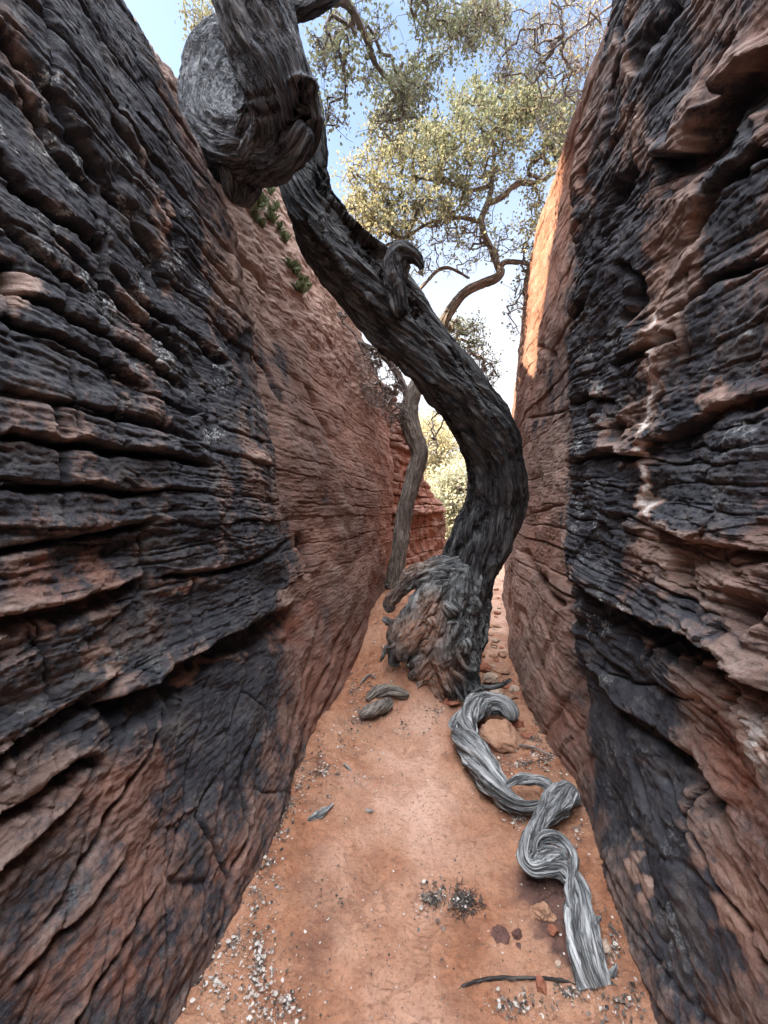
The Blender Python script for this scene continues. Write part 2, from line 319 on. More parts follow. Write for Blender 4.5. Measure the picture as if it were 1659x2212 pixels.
# ledges/cracks traced on the rock face: (points, width, depth in metres, kind)  'c' crack, 'o' overhang whose shadowed hollow lies below the line
L_LINES = [
 ([(0,945),(120,962),(300,980),(470,1003)], 10, .09, 'c'),
 ([(0,60),(90,180),(160,300),(235,400)], 14, .07, 'c'), ([(40,170),(130,330),(230,430)], 10, .04, 'c'),
 ([(0,330),(70,420),(190,500),(235,545)], 12, .08, 'c'), ([(0,455),(90,560),(200,640)], 9, .05, 'c'),
 ([(115,500),(240,610),(355,720),(430,800)], 10, .06, 'c'), ([(235,400),(330,520),(390,640)], 9, .05, 'c'),
 ([(240,560),(340,670),(455,760),(500,790)], 9, .05, 'c'), ([(225,250),(330,400),(400,560)], 8, .04, 'c'),
 ([(0,620),(100,660),(250,745),(330,780),(410,850)], 10, .06, 'c'), ([(0,690),(60,715),(150,745),(330,850)], 9, .05, 'c'),
 ([(0,850),(140,880),(290,905),(460,960)], 6, .02, 'c'), ([(0,1050),(150,1060),(300,1070)], 10, .05, 'c'),
 ([(0,1190),(120,1170),(240,1145),(350,1120)], 12, .05, 'c'), ([(0,1330),(110,1310),(230,1275),(330,1240)], 18, .08, 'o'),
 ([(340,1250),(450,1230),(560,1205),(650,1165)], 8, .04, 'c'),
 ([(0,1620),(90,1560),(190,1500),(250,1450)], 20, .08, 'o'), ([(200,1520),(320,1480),(430,1400),(560,1330),(650,1290)], 34, .14, 'o'),
 ([(0,1760),(60,1730),(180,1640),(230,1620)], 14, .07, 'o'), ([(0,1880),(100,1800),(190,1700)], 14, .06, 'o'),
 ([(650,560),(690,700),(740,800)], 6, .02, 'c'), ([(500,520),(540,580),(600,650)], 7, .04, 'c'),
 ([(545,760),(590,830),(610,880)], 6, .05, 'c'), ([(655,830),(690,900),(725,950)], 6, .05, 'c'),
 ([(135,560),(140,700),(148,960)], 6, .04, 'c'), ([(230,480),(236,700),(240,960)], 6, .035, 'c'), ([(340,640),(345,800),(350,990)], 5, .03, 'c'),
 ([(455,830),(458,900),(460,990)], 5, .03, 'c'), ([(655,1150),(670,1190),(665,1250)], 9, .06, 'c'),
 ([(480,1680),(440,1760),(500,1900),(470,2080)], 6, .03, 'c'), ([(560,1560),(520,1690),(540,1800),(500,1900)], 6, .04, 'c'),
 ([(700,1330),(660,1480),(620,1640)], 6, .04, 'c'), ([(745,1340),(700,1480),(650,1640)], 5, .03, 'c'), ([(790,1330),(740,1450),(690,1580)], 5, .03, 'c'),
 ([(400,1480),(330,1620),(200,1860),(120,2000)], 8, .04, 'c'), ([(360,1900),(250,2080),(180,2212)], 6, .03, 'c'),
 ([(300,1830),(200,1960),(40,2130)], 9, .05, 'o'), ([(10,560),(14,600),(12,640)], 30, .16, 'c')]
R_LINES = [
 ([(1225,1235),(1290,1270),(1330,1320),(1420,1350),(1530,1380),(1659,1470)], 30, .16, 'o'),
 ([(1250,1420),(1310,1500),(1420,1590),(1500,1660),(1560,1750)], 22, .09, 'o'), ([(1240,1360),(1290,1410),(1350,1470)], 14, .05, 'o'),
 ([(1560,1500),(1600,1620),(1659,1800)], 10, .06, 'c'), ([(1420,1370),(1380,1400),(1370,1440)], 8, .04, 'c'),
 ([(1659,120),(1560,230),(1520,330),(1430,340)], 36, .16, 'o'), ([(1500,0),(1430,100),(1400,160)], 22, .09, 'c'), ([(1659,330),(1560,420),(1500,540)], 14, .06, 'c'),
 ([(1659,560),(1560,600),(1450,700)], 10, .05, 'c'), ([(1659,850),(1560,880),(1480,940),(1400,960)], 16, .07, 'o'),
 ([(1370,560),(1395,600),(1380,680),(1360,700)], 16, .10, 'c'), ([(1330,800),(1400,760),(1500,720)], 14, .06, 'c'), ([(1240,1000),(1320,985),(1400,990)], 10, .05, 'c'),
 ([(1659,1190),(1540,1170),(1440,1140),(1400,1110)], 16, .07, 'o'), ([(1240,880),(1290,860),(1340,870)], 10, .05, 'c'),
 ([(1240,700),(1300,640),(1350,520),(1370,400)], 9, .04, 'c'), ([(1330,330),(1350,220),(1390,120)], 10, .05, 'c'), 
 ([(1300,1500),(1400,1800),(1500,2212)], 7, .04, 'c'), ([(1400,1640),(1520,1900),(1659,2120)], 7, .035, 'c'), ([(1470,1600),(1560,1800),(1659,1960)], 8, .04, 'o'),
 ([(1330,1650),(1390,1880),(1460,2212)], 5, .03, 'c'), ([(1560,1480),(1659,1640)], 8, .04, 'c'),
 ([(1165,745),(1180,760),(1200,765)], 9, .08, 'c'), ([(1140,900),(1230,885)], 4, .03, 'c'), ([(1140,1110),(1220,1090)], 4, .03, 'c'),
 ([(1125,1180),(1150,1240),(1200,1290),(1225,1310)], 9, .07, 'c'), ([(1120,1300),(1150,1400),(1200,1520)], 7, .05, 'c'), ([(1150,1200),(1170,1330),(1210,1420)], 5, .03, 'c')]
L_VARN = [(130,330,260,420,0,.55),(380,560,110,260,-25,.5),(430,880,90,150,0,.6),(140,760,260,130,0,.3),(600,1190,50,40,0,.7),(500,1300,180,90,-25,.55),
 (330,1560,190,60,-35,.35),(120,1500,200,130,0,.3),(60,1850,200,160,-35,.2),(590,740,40,90,-20,.5),(480,1620,80,130,0,.35),(560,1470,70,70,0,.35),(200,1060,320,150,0,.38),(120,760,200,120,0,.25),
 (660,840,60,120,-15,.2),(300,160,50,160,-30,.35),(420,1850,50,200,25,.2)]
L_PALE = [(345,470,18,110,-20,.55),(290,330,14,60,-20,.4),(395,640,16,60,-10,.5),(560,600,90,150,-35,.6),(560,990,30,14,0,.8),(700,1180,22,60,0,.5),(770,1230,60,25,-30,.45),
 (600,470,90,110,-30,.7),(700,620,70,160,-35,.5),(30,620,40,40,0,.5),(640,1280,90,18,-30,.4),(690,700,80,200,-30,.25),(390,1270,40,12,-30,.4),(200,1420,40,20,-40,.4),(450,1440,60,10,-35,.5),(230,1460,60,10,-35,.4)]
L_RED = [(880,1130,70,130,0,.9),(840,960,50,120,-20,.6),(740,900,60,160,-20,.35),(150,1240,150,50,0,.5),(600,1380,110,28,-35,.7),(700,1500,80,140,25,.35),(350,1900,140,230,20,.35),
 (250,1700,120,60,-40,.35),(200,2100,260,100,0,.4),(520,1900,60,160,15,.35),(700,1170,30,60,0,.5),(750,620,100,120,-30,.3)]
L_LICH = [(200,450,160,330,-30,1.2),(380,700,120,200,-30,.8),(480,940,60,60,0,.8),(90,250,80,120,0,1.2),(200,1420,60,40,0,.6)]
R_VARN = [(1300,700,85,420,8,.75),(1290,1120,90,160,0,.75),(1500,500,200,500,0,.42),(1560,950,150,150,0,.35),(1330,1350,110,120,0,.55),(1360,1650,90,260,-12,.8),(1450,1850,110,350,-20,.45),
 (1420,60,100,200,20,.4),(1500,1100,200,80,0,.45),(1480,1470,60,60,0,.3),(1600,330,80,120,0,.4),(1185,830,25,130,0,.6),(1160,1010,14,120,0,.4),(1500,1350,160,50,20,.4)]
R_PALE = [(1427,850,17,250,3,1.2),(1415,1080,17,70,0,1.15),(1400,250,50,200,-5,.35),(1480,600,50,220,15,.25),(1500,1200,120,60,25,.5),(1520,1500,60,40,20,.5),(1645,1620,46,140,-12,1.15),
 (1210,1100,60,260,0,.28),(1140,1330,40,150,-10,.7),(1360,1650,12,60,-30,.5),(1375,1890,16,90,-12,.7),(1550,1900,40,160,-25,.35),(1200,560,50,250,8,.35),(1370,900,60,60,0,.2),(1560,860,50,30,30,.4),(1210,1000,20,60,0,.4)]
R_RED = [(1190,560,50,220,8,.5),(1170,1250,60,160,0,.5),(1200,1550,50,170,-8,.6),(1580,1650,90,120,-20,.8),(1560,1950,140,160,-20,.45),(1190,450,60,300,8,.75),(1130,900,30,160,0,.4),(1180,1130,40,90,0,.35),(1600,1180,60,60,0,.3),(1540,1500,60,40,0,.3)]
R_LICH = [(1280,900,60,300,0,1.0),(1290,1320,60,60,0,1.6),(1340,1700,40,300,-10,.5),(1600,800,80,300,0,.5),(1440,1900,80,200,0,.3)]

def wall(side, tab, lines, name, label):
    left = side < 0
    Ys = np.concatenate([np.linspace(-4, .45, 70, endpoint=False),
        col_spacing(.45, 15, lambda y: np.maximum(F*.85/y**2/1.9, 38), 0)])
    zk, ck = stations(Ys, tab); nk = zk.shape[1]
    if left:   # soften the stations except around the buttress end
        pass
    seg = np.array([130, 150, 190, 230, 190, 130, 90, 40]); us = np.concatenate([k+np.arange(s)/s for k, s in enumerate(seg)]+[[8.]])
    kk = np.arange(nk)
    # Catmull-like smooth interpolation over knots
    def ci(K):
        i = np.clip(us.astype(int), 0, nk-2); t = (us-i)[None]
        p0 = K[:, np.clip(i-1, 0, nk-1)]; p1 = K[:, i]; p2 = K[:, i+1]; p3 = K[:, np.clip(i+2, 0, nk-1)]
        return .5*((2*p1)+(-p0+p2)*t+(2*p0-5*p1+4*p2-p3)*t**2+(-p0+3*p1-3*p2+p3)*t**3)
    Z = ci(zk); Cc = ci(ck)
    # plateau beyond the crest
    ex = np.array([.15, .4, .8, 1.5, 2.5, 4, 7, 12, 20, 34.])
    rise = .10 if left else .08
    shade_hill = (np.exp(-((Ys+1.2)/2.0)**2) if left else np.zeros(len(Ys)))[:, None]  # unseen rise behind left crest, added to keep sun off the near right wall
    Z = np.concatenate([Z, zk[:, -1:]+ex[None]*rise + shade_hill*np.minimum(ex, 8.5)[None]*1.25], 1)
    Cc = np.concatenate([Cc, ck[:, -1:]+ex[None]], 1)
    Yg = np.repeat(Ys[:, None], Z.shape[1], 1)
    V = np.stack([DIR*Yg + side*Cc, Yg, Z], -1)
    N = normals(V)
    if (N[..., 0]*side).mean() > 0: N = -N
    px, py = proj(V); ok = (Yg > .5)
    wx = 9*fbm(px*.012, py*.012, 0, 3, 31); wy = 9*fbm(px*.012, py*.012, 5, 3, 37)
    qx, qy = px+wx, py+wy
    fade = sstep(8.2, 8.9, np.broadcast_to(np.concatenate([us, 8+ex])[None], Z.shape)); fade = 1-fade
    S = 20 if left else 60
    near = 1-sstep(2.15, 2.5, Yg) if left else 1-sstep(1.9, 2.0, Yg)
    up = sstep(1.1, 1.5, Z)
    d = .05*fbm(Yg*.9, Z*.9, 0, 3, S) + .022*fbm(Yg*3.2, Z*4.2, 0, 3, S+5)
    if left:
        low = 1-sstep(.75, 1.25, Z - .12*pn(Yg*2, Z*2, 0, 9))
        aB = near*up*1.0 + (1-near)*up*.38 + (1-up)*(1-low)*.8
        d = d + beds(Z, Yg, 3, .10, .34, .25, .7, .020, .035)*aB
        d = d + beds(Z, Yg, 5, .03, .10, .3, 1., .010, .02)*(.4+.1*(1-near))*(1-low)*np.clip(.5+1.6*pn(Yg*1.1, Z*1.4, 0, 15), 0, 1)
        d = d + beds(Z*.62-Yg*.72+.04*fbm(Yg*3, Z*3, 0, 2, 77), Z*.7+Yg*.6, 8, .09, .26, .4, 1.1, .018, .03)*low*np.clip(.6+1.2*pn(Yg*1.5, Z*2, 0, 17), .15, 1)
        far = sstep(6.0, 6.8, Yg); d = d + beds(Z, Yg, 12, .1, .3, .3, .8, .08, .05)*far + .05*fbm(Yg*4, Z*4, 0, 3, 91)*far
        # gravelly, plant-grown slope above the second section
        gr = (1-near)*sstep(2.4, 3.4, Z); d = d + gr*(.018*fbm(Yg*22, Z*22, 0, 3, 51)+.035*fbm(Yg*6, Z*6, 0, 2, 52))
    else:
        low = 1-sstep(.85, 1.1, Z)
        pt = np.clip(.55+1.5*pn(Yg*1.2, Z*.9, 0, 16), .1, 1)
        d = d + beds(Z-.10*Yg, Yg, 21, .08, .32, .3, .9, .018, .06)*near*(1-low)*pt
        d = d + beds(Z-.10*Yg, Yg, 22, .016, .06, .3, 1., .009, .035)*near*(1-low)*(1.4-pt)
        d = d + beds(Z*.9+Yg*.25+.05*fbm(Yg*2, Z*2, 0, 2, 78), Yg, 23, .09, .34, .5, 1.4, .016, .05)*near*low
        d = d + beds(Z, Yg, 24, .08, .5, .5, 1.6, .014, .02)*(1-near) + beds(Yg*1.5+.2*pn(Yg, Z*.7, 0, 8), Z, 25, .2, .6, 1, 3, .016, .03)*(1-near)*sstep(.9, 1.3, Z)
        d = d + beds(Z*.5+Yg*.8, Z, 26, .12, .4, .9, 2.4, .016, .05)*(1-near)*(1-sstep(.8, 1.2, Z))
        d = d + .035*ridge(Yg*2.6, Z*2.0, 0, 2, 61)*near*(1-low)*.5
        # solution pits in the varnished buttress
        pit = pn(Yg*5.5, Z*4.2, 0, 63); d = d - .10*sstep(.42, .75, pit)*near*(1-low)
    fy = Yg+.04*fbm(Yg*4, Z*4, 0, 2, 84); fz = Z+.03*fbm(Yg*4, Z*4, 3, 2, 85); rough = np.clip(.55+1.2*pn(Yg*1.4, Z*1.8, 0, 86), .1, 1)
    d = d + (.017*facets(fy*4.2, fz*8.5, 83)+.009*facets(fy*11, fz*21, 87))*rough*(near*.8+.35)*(sstep(.6, 1.1, Z)*.7+.3)
    d = d + beds(Z-(0 if left else .1)*Yg, Yg, S+2, .006, .03, .15, .5, .0028, .03)*(near*.9+.45)*sstep(.5, 1.0, Z)
    d = d + .004*fbm(Yg*14, Z*40, 0, 2, S+8) + .0045*fbm(Yg*40, Z*46, 0, 2, S+9)
    for pts, wd, dep, kd in lines:
        dep = dep*(.74 if left else .70)
        bx0 = min(p[0] for p in pts)-90; bx1 = max(p[0] for p in pts)+90; by0 = min(p[1] for p in pts)-90; by1 = max(p[1] for p in pts)+90
        I = np.nonzero((qx > bx0) & (qx < bx1) & (qy > by0) & (qy < by1) & ok)
        if len(I[0]) == 0: continue
        dd, tt = polydist(qx[I], qy[I], pts); ends = sstep(0, .12, tt)*sstep(0, .12, 1-tt) if pts[0][0] > 5 and pts[0][0] < 1650 else sstep(0, .12, 1-tt)
        if pts[-1][0] > 1650 or pts[-1][1] > 2200: ends = sstep(0, .12, tt)
        ww = wd*(1+.5*pn(qx[I]*.03, qy[I]*.03, 0, 3))
        if kd == 'c':
            u = dd*(-1 if (pts[-1][0]-pts[0][0]) > 0 else 1)
            d[I] -= dep*1.15*ends*np.exp(-(dd/ww*1.5)**2) - (.28*dep*ends*sstep(-70, -10, u)*(1-sstep(-12, -2, u)) if abs(pts[-1][0]-pts[0][0]) > 60 else 0)
        else:
            # positive side = below the line; orient so that it is so
            ax, ay = pts[0][:2]; ex_, ey = pts[-1][:2]
            s = -1 if (ex_-ax) > 0 else 1
            u = dd*s
            d[I] += dep*ends*(-.75*sstep(-2, 5, u)*np.exp(-(np.maximum(u, 0)/(ww*1.7))**2) + .35*sstep(-60, -8, u)*(1-sstep(-6, 2, u)))
    def blur(a, k):
        for ax in (0, 1):
            c = np.cumsum(np.pad(a, [(k+1, k) if i == ax else (0, 0) for i in (0, 1)], mode='edge'), axis=ax)
            a = (np.take(c, np.arange(2*k+1, c.shape[ax]), axis=ax)-np.take(c, np.arange(0, c.shape[ax]-2*k-1), axis=ax))/(2*k+1)
        return a
    wear = np.clip((d-blur(d, 7))/.006, 0, 1.6)*.6+np.clip((d-blur(d, 22))/.02, 0, 1)*.5
    V = V+N*(d*fade)[..., None]
    # stains; the left pale mask also carries skylight
    ux = px+26*fbm(px*.02, py*.02, 0, 3, 41); uy = py+26*fbm(px*.02, py*.02, 7, 3, 43)
    VA, PA, RE, LI = (L_VARN, L_PALE, L_RED, L_LICH) if left else (R_VARN, R_PALE, R_RED, R_LICH)
    base = np.where(ok, 0, .6)
    varn = base+(.46*near+.16 if left else .40*near+.05)+blobs(ux, uy, VA)*ok
    pale = blobs(ux, uy, PA)*ok; red = blobs(ux, uy, RE)*ok; li = blobs(ux, uy, LI)*ok+.15*near
    varn = varn-pale*1.5-red*.35+.35*fbm(Yg*2.2, Z*1.6, 0, 3, 95)*near
    if left: varn = varn-.5*sstep(2.6, 3.3, Z)*(1-near)-.5*sstep(6.4, 6.8, Yg)
    if left: red = red+.22*(1-near)*(1-sstep(2.4, 3.4, Z)); pale = pale+.22*(1-near)*sstep(1.0, 2.6, Z)*(1-sstep(6, 6.5, Yg))  # paler with height on the far left wall: skylight put into the colour
    pale = np.minimum(pale, .72) if left else pale
    pale = pale+.4*(1-fade)
    A = np.stack([varn, pale, li, red], -1).clip(0, 1.5)
    me = mesh(name, V.reshape(-1, 3), grid_faces(*V.shape[:2], flip=left), {'mask': A.reshape(-1, 4), 'wear': wear.ravel()})
    o = link(name, me, None, MAT_ROCK); tag(o, label, 'rock wall', None, 'structure'); return o, V
wl, VL = wall(-1, LEFT, L_LINES, 'canyon_wall_left', 'dark layered sandstone wall leaning back along the left side of the sandy path')
wr, VR = wall(1, RIGHT, R_LINES, 'canyon_wall_right', 'tall varnished sandstone wall with a deep overhang along the right side of the path')

# ---------------------------------------------------------------- ground
def gz(X, Y):
    c = X-DIR*Y
    z = .42*np.exp(-((c+.72)/.55)**2)*sstep(3.0, 4.8, Y) + .10*sstep(3, 7, Y)+.35*sstep(7, 14, Y)
    z = z + .24*np.exp(-((c+.40)/.34)**2)*sstep(2.6, 3.3, Y)*(1-sstep(3.8, 5, Y))
    z = z + .13*np.exp(-((c+.22)/.24)**2-((Y-3.15)/.26)**2)
    z = z + .05*sstep(.35, .75, np.abs(c+.08))*(1-sstep(2.5, 4, Y)) 
    return z + .018*fbm(X*1.7, Y*1.7, 0, 2, 70)
def ground():
    Ys = np.concatenate([np.linspace(-4, .8, 50, endpoint=False), col_spacing(.8, 16, lambda y: np.maximum(1250/y**2/2.1, 30), 0)])
    xs = np.linspace(-1.6, 1.9, 620); Yg = np.repeat(Ys[:, None], len(xs), 1); X = DIR*Yg+xs[None]
    far = sstep(9, 16, Yg); X = DIR*Yg+xs[None]*(1+far*2)
    Z = gz(X, Y=Yg)
    d = .012*fbm(X*7, Yg*7, 0, 3, 71)+.005*fbm(X*30, Yg*30, 0, 3, 72)+.012*facets(X*6, Yg*6, 81, .9)*sstep(-.1, .3, pn(X*2, Yg*1.2, 0, 82))
    # trampled crust: plates with ragged edges down the middle of the path
    pl = fbm(X*4.5, Yg*4.5, 0, 4, 73); e = sstep(.08, .16, pl); d = d+.005*e
    pl2 = fbm(X*9, Yg*9, 0, 4, 74); d = d+.003*sstep(.12, .18, pl2)+.007*np.clip(fbm(X*20, Yg*26, 0, 3, 78)-.25, 0, 1)
    # boot prints: oval dents with tread bars
    r = random.Random(5)
    for (fx, fy, an) in [(1000,1775,6),(855,1920,-14),(930,1650,10),(800,1900,20),(905,2010,4)]:
        gx, gy, _ = G(fx, fy); a = R(an+10); u = (X-gx)*math.cos(a)-(Yg-gy)*math.sin(a); v = (X-gx)*math.sin(a)+(Yg-gy)*math.cos(a)
        m = np.exp(-((u/.05)**2+(v/.13)**2)**2.2); tread = .5+.5*np.sin(v*2*math.pi/.022+2*np.cos(u*40))
        d = d-m*(.012+.0035*tread)
        rim = np.exp(-((((u/.06)**2+(v/.145)**2)-1)/.35)**2); d = d+.002*rim
    Z = Z+d
    V = np.stack([X, Yg, Z], -1); px, py = proj(V)
    ux = px+16*fbm(px*.03, py*.03, 0, 3, 45); uy = py+12*fbm(px*.03, py*.03, 7, 3, 46)
    dark = blobs(ux, uy, [(1170,1918,62,38,10,1.5),(1205,1985,52,70,-25,1.5),(1242,2055,34,70,-20,1.3),(985,1700,20,20,0,0),(690,2010,45,130,8,.35),(1150,1760,60,22,0,.3),(1060,1620,60,24,30,.4),(660,1900,25,40,0,.3),(860,1470,40,40,0,.2)])
    pale = blobs(ux, uy, [(850,1720,130,110,0,.5),(850,1990,120,180,0,.4),(900,1560,80,60,0,.3),(1075,1320,40,110,0,1.),(1080,1230,40,40,0,1.),(740,1850,60,60,0,.3)])
    cc_ = X-DIR*Yg; pale = pale*(.35+.9*np.clip(.5+pl, 0, 1)); pale = pale+.12*e*np.exp(-((cc_+.12)/.35)**2)+.3*np.exp(-((cc_+.1)/.3)**2)*np.clip(.5+fbm(X*2.5, Yg*1.5, 0, 3, 79)*1.5, 0, 1)
    o = link('ground', mesh('ground', V.reshape(-1, 3), grid_faces(*X.shape), {'mask': np.stack([dark, pale, 0*dark, 0*dark+1], -1).clip(0, 1).reshape(-1, 4)}), None, MAT_SAND)
    tag(o, 'trampled orange sand covering the floor of the narrow canyon', 'ground', None, 'structure')
    # wide terrain sheet beyond and around
    n = 90; a = np.linspace(-1, 1, n); a = np.sign(a)*np.abs(a)**2.2*400; Xg, Yg2 = np.meshgrid(a, a, indexing='ij')
    rr = np.hypot(Xg, Yg2); Zt = -.45+sstep(20, 300, rr)*1.0+.3*fbm(Xg*.05, Yg2*.05, 0, 3, 75)*sstep(15, 40, rr)
    o2 = link('terrain', mesh('terrain', np.stack([Xg, Yg2, Zt], -1).reshape(-1, 3), grid_faces(n, n), {'mask': np.tile([0, .6, 0, 1.], (n*n, 1))}), None, MAT_SAND)
    tag(o2, 'open desert ground stretching away beyond the canyon', 'ground', None, 'structure')
ground()

# ---------------------------------------------------------------- swept wood
def unit(v): return v/(np.linalg.norm(v, axis=-1, keepdims=True)+1e-9)
def tube(pts, ns=96, step=.008, twist=0., lobe=.12, furrow=.012, fs=9., gnarl=0., gs=9., seed=0, cap=(True, True), along=7., flat=None, lobf=1.4):
    """pts: [(x,y,z,r)]; grain-following furrows; returns V, bark coords, faces"""
    p = np.array([q[:4] for q in pts], float); n = len(p)
    pe = np.vstack([2*p[0]-p[1], p, 2*p[-1]-p[-2]]); pe[0, 3] = p[0, 3]; pe[-1, 3] = p[-1, 3]
    S = []
    for i in range(n-1):
        t = np.linspace(0, 1, 40, endpoint=(i == n-2))[:, None]; a, b, c, d = pe[i], pe[i+1], pe[i+2], pe[i+3]
        S.append(.5*((2*b)+(-a+c)*t+(2*a-5*b+4*c-d)*t**2+(-a+3*b-3*c+d)*t**3))
    S = np.vstack(S); L = np.concatenate([[0], np.cumsum(np.linalg.norm(np.diff(S[:, :3], axis=0), axis=1))])
    m = max(6, int(L[-1]/step)); l = np.linspace(0, L[-1], m); S = np.stack([np.interp(l, L, S[:, k]) for k in range(4)], 1)
    T = unit(np.gradient(S[:, :3], axis=0)); rr = np.maximum(S[:, 3], .0008)
    u = np.zeros((m, 3)); a = np.array([0, 1., 0]) if abs(T[0, 1]) < .9 else np.array([1., 0, 0])
    u[0] = unit(a-T[0]*np.dot(a, T[0]))
    for i in range(1, m): u[i] = unit(u[i-1]-T[i]*np.dot(u[i-1], T[i]))
    v = np.cross(T, u); th = np.linspace(0, 2*math.pi, ns, endpoint=False)
    R0 = float(np.mean(rr)); tw = th[None]+twist*l[:, None]
    bx = np.cos(tw)*R0; by = np.sin(tw)*R0; bz = np.repeat(l[:, None]/along, ns, 1)
    lz = l[:, None]
    k = 1+lobe*fbm(np.cos(tw)*lobf, np.sin(tw)*lobf, lz/R0*.16, 3, seed)*1.6
    r = rr[:, None]*k
    f1 = ridge(bx*fs, by*fs, bz*fs, 3, seed+1)-1.1
    r = r+furrow*f1
    if gnarl: r = r+gnarl*fbm(bx*gs+9, by*gs, lz*gs*.8+4, 3, seed+2)+gnarl*.6*(ridge(bx*gs*1.6, by*gs*1.6, lz*gs*.9, 2, seed+3)-1)
    e = np.ones(m)
    if cap[0]: e = e*np.sqrt(np.clip(1-(1-np.clip(l/(rr[0]*.9+1e-6), 0, 1))**2, 0, 1))
    if cap[1]: e = e*np.sqrt(np.clip(1-(1-np.clip((L[-1]-l)/(rr[-1]*.9+1e-6), 0, 1))**2, 0, 1))
    r = np.maximum(r, rr[:, None]*.25)*e[:, None]
    V = S[:, None, :3]+r[..., None]*(np.cos(th)[None, :, None]*u[:, None]+np.sin(th)[None, :, None]*v[:, None])
    i = np.arange(m-1)[:, None]*ns; j = np.arange(ns)[None]; j2 = (j+1) % ns
    q = np.stack([i+j, i+j2, i+ns+j2, i+ns+j], -1).reshape(-1, 4)
    return V, np.stack([bx, by, bz], -1), q
def carve(V, lines, s=1.):
    """grooves / ridges traced along the wood: lines of (points, width px, depth m; negative depth raises a ridge)"""
    px, py = proj(V); N = np.cross(np.gradient(V, axis=0), np.roll(V, -1, 1)-np.roll(V, 1, 1)); N = unit(N)
    ctr = V.mean(1, keepdims=True); N = N*np.sign((N*(V-ctr)).sum(-1, keepdims=True))
    view = unit(V-np.array([0, 0, CH])); face = sstep(-.1, .25, -(N*view).sum(-1))
    for pts, wd, dep in lines:
        dd, tt = polydist(px, py, pts); en = sstep(0, .18, tt)*sstep(0, .18, 1-tt)
        V = V-N*(dep*en*face*np.exp(-(dd/wd)**2))[..., None]
    return V
def join(parts):
    Vs, Bs, Qs, o = [], [], [], 0
    for V, B, q in parts:
        Vs.append(V.reshape(-1, 3)); Bs.append(B.reshape(-1, 3)); Qs.append(q+o); o += V.size//3
    return np.vstack(Vs), np.vstack(Bs), np.vstack(Qs)
def wood(name, parts, mat, parent, warm=None):
    V, B, q = join(parts); at = {'bark': B}
    if warm is not None: at['warm'] = warm(V)
    return link(name, mesh(name, V, q, at), parent, mat)
def PP(L): return [(*P(a, b, d), r*d/F) for a, b, r, d in L]     # traced centre line: x, y, radius in photo units, distance

# ---------------------------------------------------------------- the big twisted tree
base = P(985, 1500, 3.2)
tree = thing('twisted_tree', (base[0], base[1], 0), 'huge dark twisted tree leaning from its gnarled roots up to the left rim', 'tree')
trunk_pts = PP([(a, b, r*.93, d) for a, b, r, d in [(990,1385,48,3.25),(992,1300,60,3.25),(1008,1225,62,3.25),(1045,1150,66,3.22),(1068,1085,63,3.18),(1074,1030,62,3.12),(1066,975,65,3.08),(1036,908,69,3.0),
    (985,838,67,2.92),(925,765,67,2.85),(850,680,72,2.8),(780,600,72,2.76),(715,520,66,2.74),(675,450,60,2.75),(655,380,57,2.8),(658,310,54,2.85),(650,230,52,2.95),(600,160,58,3.0)]])
V, B, q = tube(trunk_pts, 340, .006, .9, .13, .017, 15, .012, 5, 101, along=6)
V = carve(V, [([(690,330),(715,430),(775,505),(835,565),(850,620)], 24, .075), ([(735,450),(800,520),(830,560)], 18, .04),
    ([(640,400),(665,500),(720,590),(800,680),(870,770)], 7, .035), ([(690,420),(705,520),(760,600),(840,690)], 8, -.035),
    ([(770,690),(830,770),(870,800),(900,812)], 8, -.03), ([(760,700),(840,800),(900,850),(960,930)], 8, .035),
    ([(900,690),(960,790),(1000,860),(1030,960)], 6, .03), ([(935,720),(990,800),(1040,880),(1070,960)], 6, -.025), ([(960,740),(1010,800),(1060,880),(1090,960)], 6, .025),
    ([(905,800),(960,880),(1010,950),(1035,1050),(1010,1120)], 7, -.025), ([(930,860),(985,930),(1020,1000),(1025,1080),(985,1150)], 8, .04),
    ([(1050,960),(1070,1040),(1055,1110),(1010,1180)], 6, .035), ([(1085,980),(1100,1060),(1085,1130)], 5, .02), ([(885,640),(893,665),(903,690)], 9, .07), ([(870,600),(905,660),(940,720)], 6, .02),
    ([(1040,1120),(1000,1180),(960,1210)], 7, .04)])
wood('trunk', [(V, B, q)], MAT_BARK, tree)
# the loop behind, the burl and the trunk that rises out of the frame
loop_pts = PP([(625,200,50,3.0),(575,140,58,2.95),(510,130,62,2.85),(462,165,64,2.72),(455,235,60,2.6),(468,300,62,2.45),(515,325,60,2.3),(575,318,60,2.18)])
loop = tube(loop_pts, 260, .0065, -1.0, .10, .014, 17, .004, 6, 131, along=4.5)
front_pts = PP([(470,330,38,2.45),(510,332,48,2.35),(568,314,62,2.2),(610,266,74,2.08),(602,205,78,2.0),(580,140,78,1.96),(560,80,80,1.93),(545,10,80,1.9),(520,-90,78,1.88),(480,-240,70,1.9),(430,-420,60,2.0)])
V, B, q = tube(front_pts, 340, .0055, 1.2, .10, .014, 17, .006, 6, 141, along=4)
V = carve(V, [([(590,300),(620,320),(655,312),(683,275),(690,230)], 9, -.045), ([(600,290),(628,300),(655,285),(668,250)], 22, .14), ([(640,265),(655,225),(662,200)], 14, .06),
    ([(615,180),(645,165),(670,175),(685,205)], 7, -.03), ([(640,185),(655,190),(660,205)], 7, .06), ([(425,310),(470,318),(520,308)], 7, .05), ([(450,240),(520,235),(580,250),(610,230)], 7, .03),
    ([(515,215),(560,205),(600,200)], 6, .02), ([(495,100),(510,160),(520,215)], 5, .015)])
knob = tube(PP([(530,345,55,2.35),(520,380,44,2.35),(512,415,34,2.36),(505,440,20,2.37)]), 140, .006, 1, .2, .014, 12, .02, 9, 151, along=4)
